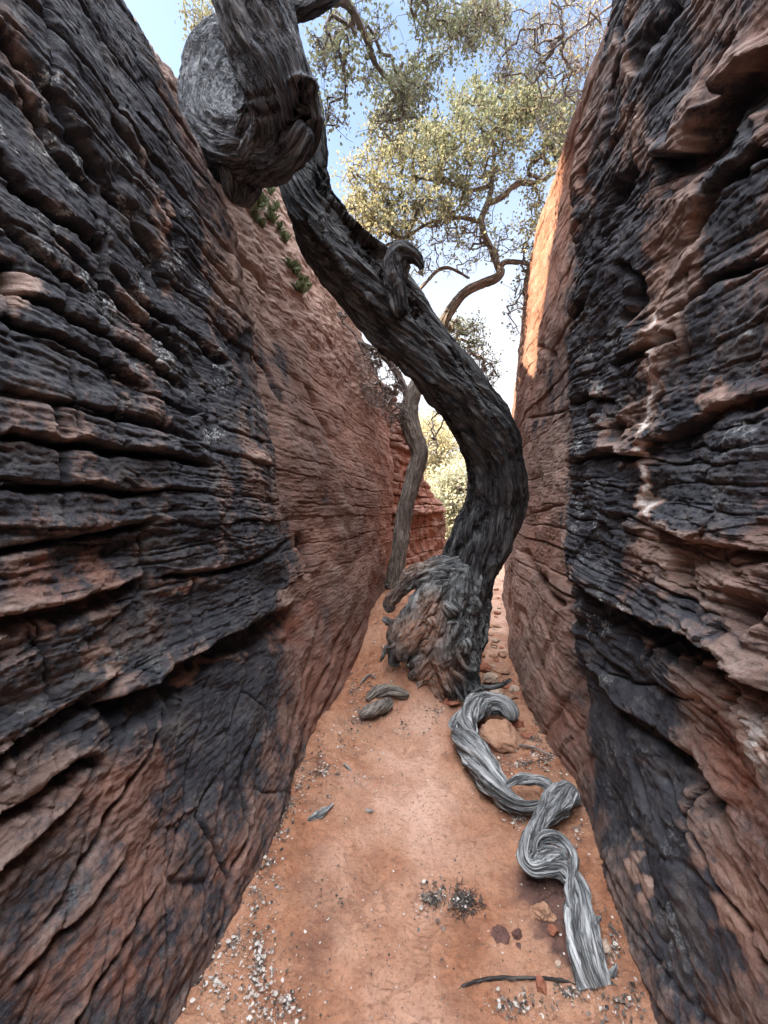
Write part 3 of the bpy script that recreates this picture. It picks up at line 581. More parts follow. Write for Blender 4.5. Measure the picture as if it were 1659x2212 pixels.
bulge = tube(PP([(560,342,38,2.2),(600,340,38,2.12),(640,312,33,2.05),(664,270,26,2.02)]), 140, .006, 1, .12, .012, 12, .012, 9, 155, along=4)
wood('burl_loop', [loop], MAT_BURL, tree); wood('upper_trunk', [(V, B, q)], MAT_BURL, tree); wood('burl', [knob, bulge], MAT_BURL, tree)
stub = tube(PP([(862,688,22,2.6),(858,650,24,2.58),(856,610,25,2.56),(857,575,27,2.54),(868,552,24,2.52),(888,552,16,2.5),(903,563,9,2.5),(914,582,4,2.5)]), 120, .005, 2, .16, .012, 14, .010, 10, 161, along=6)
sp2 = tube(PP([(866,560,16,2.58),(890,548,8,2.56),(908,552,2,2.55)]), 40, .006, 1, .2, .006, 20, .01, 12, 163)
wood('broken_stub', [stub, sp2], MAT_BARK, tree)
limb = PP([(585,25,30,2.0),(630,18,24,2.05),(672,6,19,2.12),(715,-14,17,2.2),(760,-50,15,2.35)])
wood('limb', [tube(limb, 90, .006, 1, .15, .010, 14, .006, 9, 171)], MAT_BARK, tree)
gr = dict(furrow=.006, fs=15, gnarl=.021, gs=8, lobe=.24)
def warmf(V): 
    px, py = proj(V); return .6*np.clip(blobs(px, py, [(900,1370,60,40,0,1.),(930,1315,30,40,0,.8),(935,1470,40,50,0,1.2),(880,1230,60,25,-20,.5),(850,1290,30,30,0,.5),(990,1440,20,40,0,.5)]), 0, 1)
ROOTS = [
 ([(1010,1245,34,3.15),(960,1228,28,3.10),(915,1237,22,3.10),(880,1258,19,3.12),(852,1285,15,3.14),(838,1303,12,3.15),(848,1322,8,3.12)], 200),
 ([(1012,1215,46,3.22),(985,1280,52,3.14),(952,1340,46,3.08),(920,1395,38,3.05),(893,1432,24,3.05)], 210),
 ([(1012,1290,44,3.2),(992,1360,42,3.12),(982,1420,38,3.1),(990,1465,30,3.08),(1000,1505,20,3.08)], 220),
 ([(950,1300,24,3.0),(912,1332,21,3.0),(876,1352,15,3.02),(850,1356,11,3.05),(842,1378,10,3.05),(850,1405,7,3.05)], 230),
 ([(925,1345,26,2.98),(890,1378,26,2.98),(872,1405,22,3.0),(868,1428,14,3.02)], 240), ([(880,1440,16,2.98),(912,1424,14,2.96),(948,1424,9,2.96)], 250),
 ([(905,1420,20,3.0),(925,1450,18,2.98),(940,1480,15,2.97),(955,1512,11,2.96)], 260),
 ([(1008,1270,20,3.02),(1022,1320,15,3.0),(1014,1365,11,2.98),(1012,1400,12,2.96),(1023,1432,10,2.95),(1030,1470,8,2.94),(1028,1512,7,2.93)], 270),
 ([(962,1350,24,2.98),(985,1345,20,2.96),(998,1365,17,2.96),(985,1385,14,2.97)], 280), ([(930,1265,26,3.08),(962,1258,26,3.04),(998,1268,24,3.04),(1018,1300,18,3.04)], 290),
 ([(1034,1260,16,3.25),(1042,1310,15,3.2),(1040,1370,14,3.15),(1028,1410,12,3.1),(1030,1440,8,3.1)], 300),
 ([(1000,1250,40,3.14),(948,1288,38,3.06),(905,1330,32,3.02),(876,1372,26,3.02),(858,1412,17,3.04),(850,1440,9,3.05)], 340), ([(958,1300,20,2.98),(972,1312,24,2.95),(986,1330,18,2.95)], 350), ([(925,1330,16,2.96),(935,1345,20,2.94),(930,1368,15,2.94)], 351), ([(1000,1375,18,2.95),(1008,1392,20,2.93),(1004,1412,14,2.93)], 352), ([(975,1370,38,3.0),(935,1415,30,2.98),(905,1448,20,2.98),(885,1470,9,2.98)], 341),
 ([(1012,1390,32,3.1),(1004,1445,28,3.05),(1012,1495,16,3.0),(1022,1520,7,2.98)], 342), ([(1000,1330,36,3.06),(965,1390,34,2.98),(960,1445,26,2.95),(975,1490,14,2.93),(985,1515,6,2.93)], 343),
 ([(870,1400,18,3.0),(846,1400,12,3.02),(832,1412,7,3.04),(822,1430,4,3.05)], 344), ([(940,1440,14,2.96),(915,1470,10,2.95),(898,1492,5,2.95)], 345),
 ([(860,1345,10,3.1),(840,1345,8,3.1),(826,1335,6,3.12)], 310), ([(905,1400,16,2.95),(935,1392,17,2.94),(955,1405,12,2.95)], 320)]
for L, sd in ROOTS:
    wood('root', [tube(PP(L), 150, .006, 1.5, seed=sd, along=3, **gr)], MAT_ROOT, tree, warmf)
for k, L in enumerate([[(950,1425,5,2.94),(975,1448,4,2.9),(998,1465,4.5,2.88),(1006,1490,4,2.88),(1008,1515,4,2.9)], [(1022,1478,6,2.95),(1050,1485,5.5,2.97),(1078,1482,5,3.0),(1106,1468,3,3.1)],
    [(1008,1512,4,2.9),(1022,1496,4,2.88),(1038,1488,4,2.88),(1048,1512,4,2.9)], [(985,1405,5,2.92),(1005,1440,5,2.9),(1030,1452,4,2.92)], [(965,1470,4,2.92),(985,1490,4,2.9),(1000,1516,4,2.88)]]):
    wood('thin_root', [tube(PP(L), 24, .006, 1, .15, .002, 30, .003, 20, 330+k)], MAT_ROOT, tree, warmf)

# ---------------------------------------------------------------- crowns: branching grown towards foliage clumps seen in the photo
def leaf_material(name, c1, c2, c3, tr=.35):
    m = M(name); a = m.attr('tone'); m.b.inputs['Roughness'].default_value = .6
    c = m.ramp(a.outputs['Fac'], [(0, c1), (.5, c2), (1, c3)]); m.l(c, m.b.inputs['Base Color'])
    t = m.n('ShaderNodeBsdfTranslucent'); m.l(c, t.inputs[0]); mx = m.n('ShaderNodeMixShader'); mx.inputs[0].default_value = tr
    m.l(m.b.outputs[0], mx.inputs[1]); m.l(t.outputs[0], mx.inputs[2]); m.l(mx.outputs[0], m.t.nodes['Material Output'].inputs[0]); return m.m
MAT_LEAF = leaf_material('grey_green_leaf', (.10, .125, .075), (.23, .24, .14), (.42, .38, .21))
MAT_PALE = leaf_material('pale_shrub_leaf', (.30, .32, .23), (.42, .43, .31), (.56, .50, .31))
MAT_LITTER = leaf_material('dry_fallen_leaf', (.035, .028, .025), (.24, .19, .155), (.56, .51, .46), .05)
def prisms(A, Bp, ra, rb, ns=4):
    T = unit(Bp-A); ref = np.where(np.abs(T[:, 2:3]) < .9, np.array([[0, 0, 1.]]), np.array([[1., 0, 0]])); u = unit(np.cross(T, ref)); v = np.cross(T, u)
    th = np.linspace(0, 2*math.pi, ns, endpoint=False); c = np.cos(th)[None, :, None]; s = np.sin(th)[None, :, None]
    r1 = A[:, None]+ra[:, None, None]*(c*u[:, None]+s*v[:, None]); r2 = Bp[:, None]+rb[:, None, None]*(c*u[:, None]+s*v[:, None])
    V = np.concatenate([r1, r2], 1); n = len(A); b = (np.arange(n)*2*ns)[:, None]; j = np.arange(ns)[None]; j2 = (j+1) % ns
    q = np.stack([b+j, b+j2, b+ns+j2, b+ns+j], -1).reshape(-1, 4); return V.reshape(-1, 3), q
def leaves(Pn, size, rr, tone, fold=.25, droop=.0, asp=.68):
    n = len(Pn); d = unit(rr.normal(size=(n, 3))); w_ = unit(np.cross(d, rr.normal(size=(n, 3)))); nn = np.cross(d, w_)
    s = size[:, None]; b = Pn; tip = Pn+d*s; m1 = Pn+d*s*.45+w_*s*asp*.5+nn*s*fold*.3; m2 = Pn+d*s*.45-w_*s*asp*.5+nn*s*fold*.3; m3 = Pn+d*s*.78+w_*s*asp*.36+nn*s*fold*.2; m4 = Pn+d*s*.78-w_*s*asp*.36+nn*s*fold*.2
    V = np.stack([b, m1, m3, tip, m4, m2], 1).reshape(-1, 3); k = (np.arange(n)*6)[:, None]
    q = np.concatenate([k+np.array([[0, 1, 2, 3]]), k+np.array([[0, 3, 4, 5]])], 0); return V, q, np.repeat(tone, 6)
def crown(parent, starts, clumps, seed, r0=.0022, leaf=.032, mat=MAT_LEAF, seg=.09, expo=.45, tw_name='branches', lf_name='foliage', wig=.35, sprig=3, twmat=None, dens=1.):
    """starts: [(xyz, radius)] nodes of the built limbs; clumps: (px,py,rx,ry,near,far,count,leaves per tip,tone)"""
    rr = np.random.RandomState(seed); nodes = [np.array(s[0]) for s in starts]; par = [-1]*len(nodes); lvl = []; tips = []
    T = []
    clumps = [(*c_[:6], int(c_[6]*dens), *c_[7:]) for c_ in clumps]
    for c_ in clumps: T += [(np.array(P(c_[0]+c_[2]*q*math.cos(a), c_[1]+c_[3]*q*math.sin(a), Y)), c_[7], c_[8]) for q, a, Y in zip(np.sqrt(rr.uniform(0, 1, c_[6])), rr.uniform(0, 6.283, c_[6]), rr.uniform(c_[4], c_[5], c_[6]))]
    S0 = np.array(nodes); T.sort(key=lambda t: np.min(np.linalg.norm(S0-t[0], axis=1))+rr.uniform(0, .25))
    buf = np.zeros((60000, 3)); buf[:len(nodes)] = nodes; cnt = len(nodes)
    for tp, lf, tone in T:
        k = int(np.argmin(((buf[:cnt]-tp)**2).sum(1))); p0 = buf[k]; D = tp-p0; L = np.linalg.norm(D); n = max(2, int(L/seg)); last = k
        side = unit(np.cross(D, rr.normal(size=3)))*L*rr.uniform(-.25, .25)
        for s in range(1, n+1):
            t = s/n; q = p0+D*t+side*math.sin(math.pi*t)+(rr.normal(size=3)*seg*wig*(t < 1)); buf[cnt] = q; par.append(last); last = cnt; cnt += 1
        tips.append((last, lf, tone))
        for _ in range(sprig):
            b = last-rr.randint(0, n); q = buf[b]+unit(rr.normal(size=3))*rr.uniform(.5, 1.3)*seg; buf[cnt] = q; par.append(b); 
            q2 = q+unit(q-buf[b]+rr.normal(size=3)*.07)*rr.uniform(.3, .9)*seg; cnt += 1; buf[cnt] = q2; par.append(cnt-1); tips.append((cnt, lf, tone)); cnt += 1
    w_ = np.zeros(cnt); 
    for t, _, _ in tips: w_[t] += 1
    for i in range(cnt-1, len(starts)-1, -1): w_[par[i]] += w_[i]
    r = r0*np.maximum(w_, .6)**expo; 
    for i, s in enumerate(starts): r[i] = min(max(r[i], .002), s[1]*.9)
    ch = np.arange(len(starts), cnt); pa = np.array(par)[ch]
    V, q = prisms(buf[pa], buf[ch], np.minimum(r[pa], r[ch]*1.5), r[ch], 5)
    o1 = link(tw_name, mesh(tw_name, V, q, {'bark': V*1.0}), parent, twmat or MAT_TWIG)
    Lp, Lt = [], []
    for t, lf, tone in tips:
        n = rr.poisson(lf*1.25) if lf > 0 else 0
        if n:
            Lp.append(buf[t]+rr.normal(size=(n, 3))*seg*.33); Lt.append(np.clip(tone+rr.normal(size=n)*.16, 0, 1))
    if Lp:
        Lp = np.vstack(Lp); Lt = np.concatenate(Lt); V, q, tn = leaves(Lp, leaf*rr.uniform(.6, 1.25, len(Lp)), rr, Lt)
        link(lf_name, mesh(lf_name, V, q, {'tone': tn}, smooth=False), parent, mat)
    return o1
def nodes_of(pts, step=.08):
    p = np.array([q[:4] for q in pts]); out = []
    for a, b in zip(p[:-1], p[1:]):
        n = max(1, int(np.linalg.norm(b[:3]-a[:3])/step))
        for k in range(n): t = k/n; c = a+(b-a)*t; out.append((c[:3], c[3]))
    return out
# main tree: limb continues over the slot with hanging leafy twigs
l2 = PP([(705,-8,14,2.2),(745,5,9,2.35),(775,45,7,2.5),(795,95,6.5,2.6),(812,140,6,2.7),(840,175,5,2.8),(868,205,4,2.9)])
l3 = PP([(760,-50,14,2.35),(850,-60,12,2.6),(960,-40,9,2.9),(1060,-30,6,3.1)])
wood('limb', [tube(l2, 40, .006, 1, .15, .003, 22, .004, 14, 401), tube(l3, 40, .008, 1, .15, .004, 20, .004, 14, 402)], MAT_TWIG, tree)
crown(tree, nodes_of(l2)+nodes_of(l3), [(720,70,45,70,2.3,2.9,40,5,.65),(770,150,50,50,2.5,3.0,30,5,.6),(860,185,75,45,2.6,3.2,70,7,.45),(900,240,50,40,2.8,3.3,35,6,.45),(720,230,35,60,2.5,2.9,22,3,.7),(690,130,14,90,2.3,2.6,12,0,.5),
    (790,40,60,40,2.4,2.8,24,4,.5),(960,90,70,60,2.8,3.2,55,7,.4),(1020,40,60,50,2.9,3.3,45,6,.4),(900,20,50,30,2.6,3.0,20,5,.4),(830,280,50,30,2.7,3.1,20,4,.65)], 41, .0013, .026, seg=.075, dens=.62)
wood('limb', [tube(PP([(470,60,6,2.9),(455,62,4,2.92),(440,40,3,2.95)]), 16, .01, 0, .1, .001, 20, .001, 10, 403)], MAT_TWIG, tree)
crown(tree, nodes_of(PP([(480,75,6,2.9),(440,45,3,2.95)])), [(450,45,28,22,2.85,3.1,14,8,.9),(430,85,14,12,2.9,3.1,5,6,.9)], 42, .0018, .03)

# ---------------------------------------------------------------- slender tree behind
sb = P(852, 1275, 5.2)
slim = thing('slender_tree', sb, 'slender grey tree with crooked stem behind the big trunk and an airy leafy crown', 'tree')
stem = PP([(850,1282,19,5.2),(858,1215,17,5.2),(868,1150,17,5.2),(878,1085,18,5.2),(895,1025,18,5.2),(906,980,17,5.2),(893,940,19,5.2),(884,900,20,5.2),(890,860,18,5.2),(918,790,14,5.2),(950,715,12,5.1),(975,668,10.5,5.05),(1005,632,10,5.0),(1045,612,10,4.95),(1076,598,9.5,4.9),(1082,578,9,4.9)])
wood('trunk', [tube(stem, 110, .011, .6, .12, .006, 22, .006, 9, 501)], MAT_SLIM, slim)
br = [PP([(888,880,12,5.2),(872,835,10,5.15),(848,790,9.5,5.1),(815,762,9,5.05),(786,745,8,5.0),(772,738,5,5.0)]),
      PP([(1080,585,9,4.9),(1064,545,8.5,4.85),(1044,500,8,4.8),(1042,470,8,4.8),(1056,432,8,4.8),(1062,400,6,4.8),(1066,340,5,4.8),(1064,270,4,4.8)]),
      PP([(1050,440,8,4.8),(1085,425,7.5,4.8),(1120,395,7,4.75),(1150,398,6,4.7),(1180,385,5,4.7),(1202,370,4,4.7)]),
      PP([(1078,590,8,4.9),(1088,568,7,4.85),(1120,566,6,4.8),(1145,570,6,4.75),(1168,562,5,4.7)]),
      PP([(950,710,7,5.1),(905,640,5,5.1),(925,605,5,5.0),(950,582,5,5.0),(975,580,4,5.0),(1015,602,3,5.0)]),
      PP([(1042,480,6,4.8),(990,470,5,4.8),(930,480,4.5,4.7),(880,510,4,4.7),(820,535,3,4.7)]),
      PP([(1062,400,6,4.8),(1020,410,5,4.8),(960,395,4,4.7),(890,380,3,4.7)]),
      PP([(880,520,6,4.75),(830,500,5,4.7),(800,480,5,4.7),(780,460,4,4.6)])]
br = [[(*q[:3], q[3]*.78) for q in b] for b in br]
for k, b in enumerate(br): wood('limb', [tube(b, 40, .012, 1, .15, .003, 22, .006, 14, 510+k)], MAT_SLIM, slim)
sn = sum([nodes_of(b) for b in br], [])+nodes_of(stem[8:])
crown(slim, sn, [(1080,220,110,60,4.2,5.2,150,8,.3),(1030,290,90,50,4.2,5.2,90,6,.35),(1160,240,80,50,4.2,5.0,100,8,.45),(1200,320,40,50,4.2,5.0,40,6,.4),(960,320,70,60,4.2,5.0,90,7,.5),
    (860,300,70,60,4.2,5.0,80,7,.6),(850,400,100,90,4.2,5.0,120,7,.7),(790,400,55,70,4.2,4.8,60,6,.8),(960,420,80,50,4.3,5.0,90,6,.45),(1070,380,100,50,4.3,5.2,70,4,.45),(780,480,40,40,4.3,4.8,40,5,.95),  # higher tones at left put warm sunlight into the leaf colour
    (1160,450,30,50,4.4,5,30,5,.6),(940,500,110,40,4.5,5.2,80,2,.6),(880,570,60,40,4.5,5.2,40,1,.6),(1020,540,80,60,4.5,5.2,60,.4,.4),(1140,620,30,60,4.6,5,40,2,.3),(1110,690,20,40,4.6,5,16,1,.3),(820,480,90,45,4.3,4.8,70,4,.8),(900,450,80,60,4.3,4.9,60,4,.65),(1060,500,90,50,4.4,5.2,50,2,.5),(1160,500,40,90,4.4,5,40,3,.6),(1130,330,90,50,4.2,5,50,6,.4)], 51, .0019, .036, wig=.45, twmat=MAT_SLIM, dens=.6)
crown(slim, nodes_of(br[0]), [(820,830,30,60,4.9,5.2,45,0,.5),(850,870,25,70,4.9,5.3,45,0,.5),(800,770,25,25,4.9,5.1,18,0,.5),(750,690,25,20,4.8,5.,8,0,.5)], 52, .0028, .03, wig=.5, tw_name='dead_twigs')
crown(slim, nodes_of(stem[9:11]), [(1000,730,50,40,5.0,5.6,50,5,.3),(1030,790,40,50,5.0,5.6,26,2,.3),(1060,800,20,30,5,5.4,14,1,.3),(940,930,20,60,5.0,5.4,14,0,.5)], 53, .0026, .034)

# ---------------------------------------------------------------- tree on the right rim, mostly bare twigs
rb = (DIR*3.4+2.0, 3.4, 4.98)
rim = thing('rim_tree', rb, 'bare twiggy pale tree reaching out from the top of the right wall', 'tree')
rl = [[(*rb, .05), (2.1, 3.2, 5.7, .04), (1.6, 3.0, 5.9, .02), (1.15, 3.0, 5.85, .011), (.7, 2.9, 5.7, .007)], [(2.1, 3.2, 5.7, .03), (1.85, 3.0, 5.5, .013), (1.5, 2.95, 5.2, .008), (1.15, 2.95, 4.95, .005)], [(2.5, 3.4, 4.9, .03), (2.3, 3.5, 5.6, .015), (1.9, 3.7, 5.75, .009), (1.5, 3.8, 5.6, .006)]]
wood('trunk', [tube(rl[0], 30, .02, 1, .1, .004, 18, .004, 9, 601)], MAT_TWIG, rim)
for k, b in enumerate(rl[1:]): wood('limb', [tube(b, 24, .02, 1, .1, .003, 18, .004, 9, 602+k)], MAT_TWIG, rim)
crown(rim, sum([nodes_of(b) for b in rl], []), [(1230,60,100,70,2.8,3.6,190,.5,.7),(1150,120,110,60,2.8,3.6,130,.9,.6),(1080,50,90,60,2.8,3.5,90,3,.45),(1240,170,50,60,2.9,3.6,80,.4,.6),(1210,260,60,60,3.0,3.6,50,.6,.5),(1000,30,80,40,2.8,3.3,50,5,.4),(1120,170,60,30,2.9,3.4,30,3,.4)],
    61, .0010, .024, seg=.085, wig=.4, dens=.6)

# ---------------------------------------------------------------- shrubs and cliff beyond the slot
for k, (px, Y, hpx, wpx, tone, lab) in enumerate([(985, 11.5, 1010, 60, .3, 'pale grey green shrub seen through the gap under the big trunk'), (935, 14, 900, 70, .9, 'sunlit yellow green tree beyond the end of the left wall'), (1040, 13, 960, 60, .35, 'grey green shrub mostly hidden behind the curve of the big trunk'), (1100, 15, 900, 45, .85, 'golden sunlit shrub beside the bright right rim')]):
    gx, gy, g0 = P(px, 1106, Y); g0 = .2; b = (gx, gy, g0)
    t = thing('desert_shrub', b, lab, 'shrub', 'shrubs beyond the end of the slot')
    ztop = CH-(hpx-CY)/F*Y; st = [(gx, gy, g0, .07), (gx+.1, gy, g0+(ztop-g0)*.3, .05), (gx-.1, gy, g0+(ztop-g0)*.6, .03)]
    wood('trunk', [tube(st, 16, .05, 0, .1, .004, 9, .004, 5, 700+k)], MAT_SLIM, t)
    py0 = (hpx+1190)/2; hh = (1200-hpx)/2
    crown(t, nodes_of(st, .3), [(px, py0, wpx, hh, Y-.8, Y+.8, 260, 9, tone), (px, py0-hh*.3, wpx*.8, hh*.6, Y-.8, Y+.8, 120, 9, min(1, tone+.15))], 70+k, .004, .085, MAT_PALE, seg=.22)
def far_cliff():
    xs = np.linspace(-14, 1.0, 260); zt = np.interp(xs, [-14, -4, -1.2, -.6, -.1, .25, .7, 1.0], [9.5, 8.8, 8.3, 8.0, 6.3, 5.6, 3.4, -.3]); k = np.linspace(0, 1, 120)
    Z = -.4+(zt[:, None]+.4)*np.minimum(k, .85)[None]/.85; Y = 17+1.4*np.maximum(k-.0, 0)[None]**2*1.5+np.maximum(k-.85, 0)[None]*30+0*Z; X = np.repeat(xs[:, None], 120, 1)
    d = beds(Z, X, 31, .25, .8, .8, 2.5, .16, .15)+.35*fbm(X*.5, Z*.4, 0, 3, 88)
    V = np.stack([X, Y-d, Z], -1); n = X.size
    o = link('far_cliff', mesh('far_cliff', V.reshape(-1, 3), grid_faces(*X.shape), {'mask': np.tile([.1, .5, 0, .6], (n, 1))}), None, MAT_ROCK)
    tag(o, 'sunlit orange sandstone cliff standing beyond the left wall', 'cliff', None, 'structure')
far_cliff()

# ---------------------------------------------------------------- weathered driftwood snaking along the right foot
def Gg(px, py, h=0.):
    z = 0.
    for _ in range(40):
        x, y, _z = G(px, py, z+h); z = .7*z+.3*float(gz(np.array(x), np.array(y)))
    return (x, y, z+h)
def GL(L): 
    out = []
    for a, b, r, h in L: x, y, z = G(a, b, h); out.append((x, y, z, .80*r*y/F))
    return out
lg = G(1262, 2060, 0)
log = thing('driftwood_log', (lg[0], lg[1], 0), 'long silver grey twisted driftwood log snaking along the foot of the right wall', 'log')
kw = dict(furrow=.0045, fs=60, gnarl=.006, gs=9, along=16, lobe=.36)
A1 = tube(GL([(1100,1556,14,.09),(1100,1542,22,.13),(1083,1524,26,.15),(1050,1519,27,.15),(1019,1538,28,.14),(1000,1570,30,.11),(1016,1612,34,.10),(1046,1656,37,.09),(1070,1695,33,.08),(1100,1727,21,.07),(1135,1741,15,.06),(1165,1738,14,.06)]), 170, .0035, 3.0, seed=801, **kw)
A2 = tube(GL([(1066,1706,10,.06),(1090,1698,9,.09),(1115,1688,11,.11),(1140,1684,13,.12),(1168,1688,14,.12),(1192,1702,15,.12)]), 90, .0035, 3, seed=802, **kw)
A3 = tube(GL([(1240,1740,8,.08),(1240,1720,18,.10),(1224,1710,25,.12),(1200,1730,28,.12),(1175,1762,24,.11),(1155,1795,20,.10),(1141,1830,19,.09),(1138,1860,19,.08),(1152,1878,16,.075),(1182,1876,20,.08),(1214,1880,22,.08),(1240,1908,27,.08),(1254,1945,38,.08),(1259,1995,43,.07),(1262,2045,44,.055),(1271,2090,44,.035),(1284,2128,44,.01)]), 190, .003, 2.2, seed=803, cap=(True, False), **kw)
A3 = (carve(A3[0], [([(1215,1880),(1228,1950),(1232,2050)], 4, .012), ([(1262,1930),(1270,2000),(1278,2080)], 4, .012), ([(1245,1920),(1250,2000),(1254,2100)], 3, .010), ([(1160,1790),(1146,1830),(1150,1865)], 4, .010), ([(1225,1705),(1190,1745),(1165,1785)], 3, .010)]), A3[1], A3[2])
B1 = tube(GL([(1158,1838,7,.10),(1160,1822,10,.115),(1172,1811,13,.125),(1198,1810,14,.13),(1222,1824,15,.13),(1238,1848,14,.125),(1238,1878,13,.12),(1232,1912,12,.115),(1232,1945,9,.11),(1238,1968,4,.10)]), 110, .003, 3, seed=804, **kw)
K1 = tube(GL([(1150,1858,18,.075),(1178,1848,22,.09),(1205,1852,24,.09),(1226,1866,18,.085)]), 120, .0025, 5, .3, .005, 30, .012, 30, 805)
wood('stem', [A1, A2, A3], MAT_DRIFT, log); wood('curl', [B1], MAT_DRIFT, log); wood('knot', [K1], MAT_DRIFT, log)
spl = []
for k, L in enumerate([[(1290,2100,16,.03),(1312,2108,10,.04),(1328,2092,6,.06),(1333,2080,2,.07)], [(1262,2115,14,.02),(1254,2135,9,.01),(1248,2150,3,.0)], [(1276,2120,14,.02),(1276,2142,8,.01),(1280,2152,3,.0)], [(1295,2110,14,.02),(1300,2136,9,.01),(1308,2150,3,.01)],
    [(1300,2110,14,.03),(1318,2122,8,.02),(1326,2108,3,.03)], [(1212,2120,0,.0)], [(1284,1988,12,.07),(1296,1982,6,.08),(1300,1974,2,.09)]]):
    if len(L) > 1: spl.append(tube(GL(L), 40, .0025, 10, seed=820+k, furrow=.003, fs=40, gnarl=.004, gs=30, lobe=.3))
for sp in spl[:-1]: wood('splinter', [sp], MAT_DRIFT, log)
wood('branch_stub', [spl[-1]], MAT_DRIFT, log)
def small_wood(name, L, label, cat, mat, seed, group=None, ns=60, **k2):
    pts = []
    for a, b, r, h in L: x, y, z = Gg(a, b, h); pts.append((x, y, z, r*y/F))
    V, B, q = tube(pts, ns, .004, 8, seed=seed, **k2); o = link(name, mesh(name, V.reshape(-1, 3), q, {'bark': B.reshape(-1, 3)}), None, mat); return tag(o, label, cat, group)
k2 = dict(furrow=.005, fs=30, gnarl=.006, gs=20, lobe=.2)
small_wood('small_log', [(776,1546,9,.05),(800,1536,13,.06),(825,1525,14,.06),(848,1513,11,.06)], 'short cracked grey log, the lower of two on the sand by the left wall', 'log', MAT_SLIM, 841, **k2)
small_wood('small_log', [(790,1512,7,.02),(812,1498,11,.03),(838,1490,12,.04),(862,1496,11,.03),(884,1504,8,.01)], 'bent grey log, the upper of two on the sand by the left wall', 'log', MAT_SLIM, 842, **k2)
small_wood('wood_chunk', [(664,1772,4,.01),(680,1765,7,.015),(698,1754,8,.015),(712,1742,5,.01),(720,1734,3,.01)], 'small splintered piece of dark grey wood lying near the left wall', 'wood piece', MAT_DRIFT, 843, **k2)
small_wood('dry_stick', [(980,2146,2,.003),(1002,2130,3,.008),(1035,2118,3.4,.01),(1080,2113,3.4,.01),(1130,2113,3.4,.01),(1190,2115,3.2,.01),(1225,2120,3,.008),(1252,2130,2,.004)], 'long thin dark stick pointing at the end of the silver log', 'stick', MAT_TWIG2, 844, ns=16, furrow=.0006, fs=60, gnarl=.002, gs=30, lobe=.1)
small_wood('dry_stick', [(1100,1612,2,.01),(1130,1610,2.2,.03),(1160,1618,2.2,.03),(1195,1634,1.6,.01)], 'thin curved stick on the ground right of the tan boulder', 'stick', MAT_TWIG, 845, ns=12, furrow=.0006, fs=60, gnarl=.002, gs=30, lobe=.1)
small_wood('dry_stick', [(778,1478,2,.01),(790,1462,2.5,.03),(802,1458,2.5,.03),(812,1466,1.6,.01)], 'small hooked stick against the foot of the left wall', 'stick', MAT_TWIG, 846, ns=12, furrow=.0006, fs=60, gnarl=.002, gs=30, lobe=.1)
small_wood('dry_stick', [(742,1650,3,.005),(752,1658,3.5,.01),(760,1668,2.5,.005)], 'stubby dark stick beside the left wall in the leaf litter', 'stick', MAT_TWIG, 847, ns=12, furrow=.0006, fs=60, gnarl=.002, gs=30, lobe=.1)
small_wood('bark_chip', [(788,1749,2,.004),(797,1752,4,.008),(809,1752,2,.004)], 'dark flat bark chip alone in the middle of the path', 'bark chip', MAT_TWIG, 848, ns=12, furrow=.0006, fs=60, gnarl=.002, gs=30, lobe=.1)

# ---------------------------------------------------------------- rocks
def stone_material(name, c1, c2):
    m = M(name); o = m.obj(); n = m.noise(o, 18, 5, .65); f = m.noise(o, 120, 4, .7)
    c = m.ramp(n, [(.3, c1), (.7, c2)]); c = m.mix(m.ramp(f, [(.3, .5), (.5, 0.)]), c, tuple(x*.45 for x in c1))
    return m.done(c, m.bump(f, .8, .005, m.bump(n, .9, .03)))
ST = {'tan': stone_material('tan_sandstone', (.30, .15, .09), (.44, .26, .17)), 'red': stone_material('red_sandstone', (.24, .085, .05), (.36, .15, .09)),
      'dark': stone_material('maroon_sandstone', (.085, .042, .036), (.15, .075, .06)), 'pale': stone_material('pale_sandstone', (.42, .29, .21), (.56, .44, .34))}
def stone(px, py, wpx, hpx, col, seed, label, flat=.6, cuts=12, group=None, name='rock'):
    """(px,py) centre; rests on the sand"""
    rr = np.random.RandomState(seed); x, y, z = Gg(px, py+hpx*.4); s = wpx*y/F/2; nu, nv = 72, 44
    a = np.linspace(0, 2*math.pi, nu, endpoint=False)[:, None]; b = np.linspace(.02, math.pi-.02, nv)[None]
    D = np.stack([np.cos(a)*np.sin(b), np.sin(a)*np.sin(b), np.cos(b)+0*a], -1)
    Nn = unit(rr.normal(size=(cuts, 3))); h = rr.uniform(.58, .98, cuts); r = np.full(D.shape[:2], 1.15)
    for n_, h_ in zip(Nn, h):
        t = (D*n_).sum(-1); c = h_/np.maximum(t, .12); r = -np.log(np.exp(-34*r)+np.exp(-34*c))/34
    r = r*(1+.13*fbm(D[..., 0]*2, D[..., 1]*2, D[..., 2]*2, 5, seed))
    V = D*r[..., None]*np.array([s, s*rr.uniform(.75, 1.), s*flat]); i = np.arange(nu)[:, None]*nv; i2 = ((np.arange(nu)+1) % nu)[:, None]*nv; j = np.arange(nv-1)[None]
    q = np.stack([i+j, i+j+1, i2+j+1, i2+j], -1).reshape(-1, 4); an = rr.uniform(0, 6.3); c_, s_ = math.cos(an), math.sin(an)
    V = np.stack([V[..., 0]*c_-V[..., 1]*s_, V[..., 0]*s_+V[..., 1]*c_, V[..., 2]], -1)
    o = link(name, mesh(name, V.reshape(-1, 3), q), None, ST[col]); o.location = (x, y+s*.3, z+s*flat*.55); return tag(o, label, 'rock', group)
stone(1084, 1590, 84, 56, 'tan', 4, 'large tan angular boulder tucked under the far bend of the silver log', .62, 9)
stone(1112, 1562, 44, 26, 'red', 5, 'blocky reddish rock right behind the large tan boulder', .6)
stone(1168, 1972, 44, 40, 'tan', 6, 'rounded tan rock on the dark damp sand left of the silver log', .85, 14)
